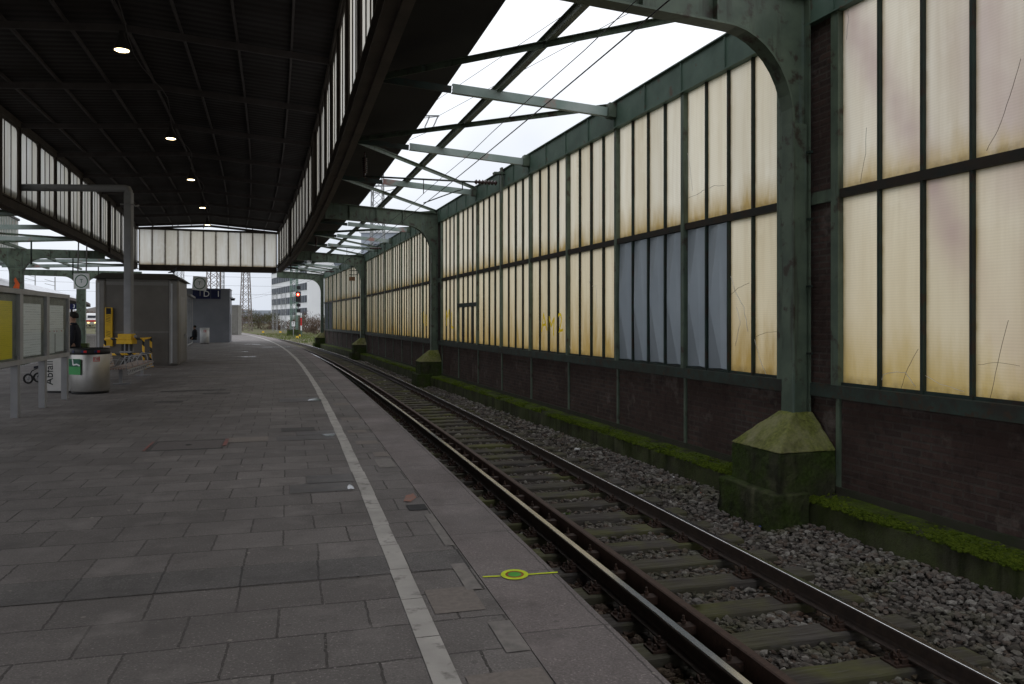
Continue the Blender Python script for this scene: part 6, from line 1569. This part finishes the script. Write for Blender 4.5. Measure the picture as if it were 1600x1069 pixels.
# moss cushions along the ledge top and footing steps
def moss_mat():
    m, t, p, o = newmat('moss'); g = node(t, 'ShaderNodeNewGeometry')
    c = mixc(t, g.outputs['Random Per Island'], (.055, .085, .010), (.125, .165, .018)); c = mixc(t, math_n(t, 'MULTIPLY', noise_fac(t, 60, .3, .7), .5), c, (.03, .045, .008))
    t.links.new(c, p.inputs['Base Color']); p.inputs['Roughness'].default_value = 1; p.inputs['Specular IOR Level'].default_value = .05; bump(t, p, noise_fac(t, 160, .2, .8), .8, .01); return m
cen = []; siz = []
from mathutils import noise as mnoise
for B_, n_ in ((BAYS[0], 5200), (BAYS[1], 8500), (BAYS[2], 2600)):
    for _ in range(n_):
        q = random.random()**(1 if B_ is not BAYS[1] else 1.5)*B_.L
        if B_ is BAYS[0]: q = B_.L-random.random()*6
        tt = random.choice([random.uniform(.02, .44), random.gauss(.38, .05), random.gauss(.40, .03)]); p = B_.w(q, tt, Z_LEDGE)
        if tt > .455 or tt < 0: continue
        if mnoise.noise(V(p.x*1.3, p.y*1.3, tt*3)) < random.uniform(-.25, .25)-(.18 if tt > .3 else 0): continue
        z = Z_LEDGE+(.004 if tt < .37 else -.03*(tt-.37)/.06)-.004
        cen.append((p.x, p.y, z)); siz.append(random.uniform(.008, .021))
stones('moss', np.array(cen), np.array(siz), moss_mat(), kind='stuff', label='raised green moss cushions along the wall ledge')
WEED = M('weed_leaf', (.07, .13, .025), (.10, .15, .03), rough=.9, scale=20, bstr=0)
mb = MB()
for Y, d in [(5.6, 1.45), (6.9, 1.5), (7.9, 1.4), (9.5, 1.6), (12, 1.45), (6.2, 3.5), (8.4, 3.6), (10.5, 3.75), (5.2, 3.9), (14, 3.4), (18, 3.3), (11.2, 2.75), (7.3, 2.8)]:
    c = P(Y, d, bed_z(d)+.015)
    for _ in range(16):
        a = random.uniform(0, 6.28); L = random.uniform(.02, .055); dx, dy = math.cos(a), math.sin(a); o_ = c+V(random.gauss(0, .025), random.gauss(0, .025), 0); wd = L*.35
        mb.face([o_, o_+V(dx*L*.5-dy*wd, dy*L*.5+dx*wd, L*.4), o_+V(dx*L, dy*L, L*.5), o_+V(dx*L*.5+dy*wd, dy*L*.5-dx*wd, L*.4)])
mb.build('weeds', WEED, kind='stuff', label='small green weeds growing in the ballast')
# far left masts with short brackets
for px, Y, h in ((34, 190, 16), (55, 240, 17), (86, 230, 15)):
    c = at(px, Y); r_ = thing('line_mast', {34: 'thin catenary mast above the left end of the notice board', 55: 'thin catenary mast with a bracket above the middle notice case', 86: 'thin catenary mast above the right notice case'}[px], 'mast', c, 'thin catenary masts across the left tracks')
    mb = MB(); mb.tube([c, c+V(0, 0, h)], .16, 6); mb.build('pole', MAST_S, r_)
    mb = MB(); mb.tube([c+V(0, 0, h-1.5), c+V(-3, 0, h-.7)], .07, 5); mb.tube([c+V(0, 0, h-2.6), c+V(-3, 0, h-1.9)], .07, 5); mb.build('bracket', MAST_S, r_)
for i, (z0, Y) in enumerate(((13, 170), (11.5, 190), (10, 220))):
    wire('far_wire', [V(-130, Y, z0), V(-100, Y+15, z0-.5), V(-30, Y+60, z0)], .025, ['upper faint wire across the sky at the left', 'middle faint wire across the sky at the left', 'lower faint wire across the sky at the left'][i], 'wire', 'faint far wires')
# ------------------------------------------------------------------ litter on the ballast
def crumple(name, c, s, mat, label, cat):
    root = thing(name, label, cat, c); bm = bmesh.new(); bmesh.ops.create_icosphere(bm, subdivisions=2, radius=1)
    mb = MB(); vs = [Vector(c)+V(v.co.x*s[0]*random.uniform(.6, 1.15), v.co.y*s[1]*random.uniform(.6, 1.15), (v.co.z+.7)*s[2]*random.uniform(.6, 1.1)) for v in bm.verts]
    mb.mesh(vs, [tuple(v.index for v in f.verts) for f in bm.faces]); bm.free(); mb.build('paper', mat, root)
B = BAYS[1]
def onb(px, py, z=-.66):
    Y = (H-z)*1240/(py-500); return V((px-800)/1240*Y, Y, z)
crumple('paper_bag', onb(1133, 775), (.085, .085, .075), M('litter_pink_white', (.55, .48, .49), (.35, .15, .2), rough=.7, scale=14, lo=.45, hi=.55), 'crumpled white and pink wrapper lying beside the nearest footing', 'litter')
crumple('paper_scrap', onb(1056, 748), (.05, .03, .03), WHITE, 'small white scrap on the ballast left of the nearest footing', 'litter')
crumple('paper_scrap', onb(902, 703), (.06, .05, .02), WHITE, 'flat white scrap on the ballast midway along the mossy ledge', 'litter')
crumple('orange_scrap', onb(1096, 772), (.05, .03, .02), ORANGE, 'small orange scrap on the ballast left of the wrapper', 'litter')
crumple('blue_scrap', onb(1192, 824), (.05, .014, .014), M('blue_plastic', (.05, .1, .5), bstr=0), 'thin blue plastic piece on the ballast before the nearest footing', 'litter')
crumple('pale_stone', onb(1089, 943), (.05, .05, .03), GREYSTRIP, 'pale stone between the rails beside a sleeper', 'stone')
crumple('tissue', V(1.42, 4.95, -.72), (.06, .05, .05), M('tissue', (.5, .42, .36), (.35, .28, .24), rough=.9, scale=20), 'crumpled pale tissue in the gap below the platform edge', 'litter')
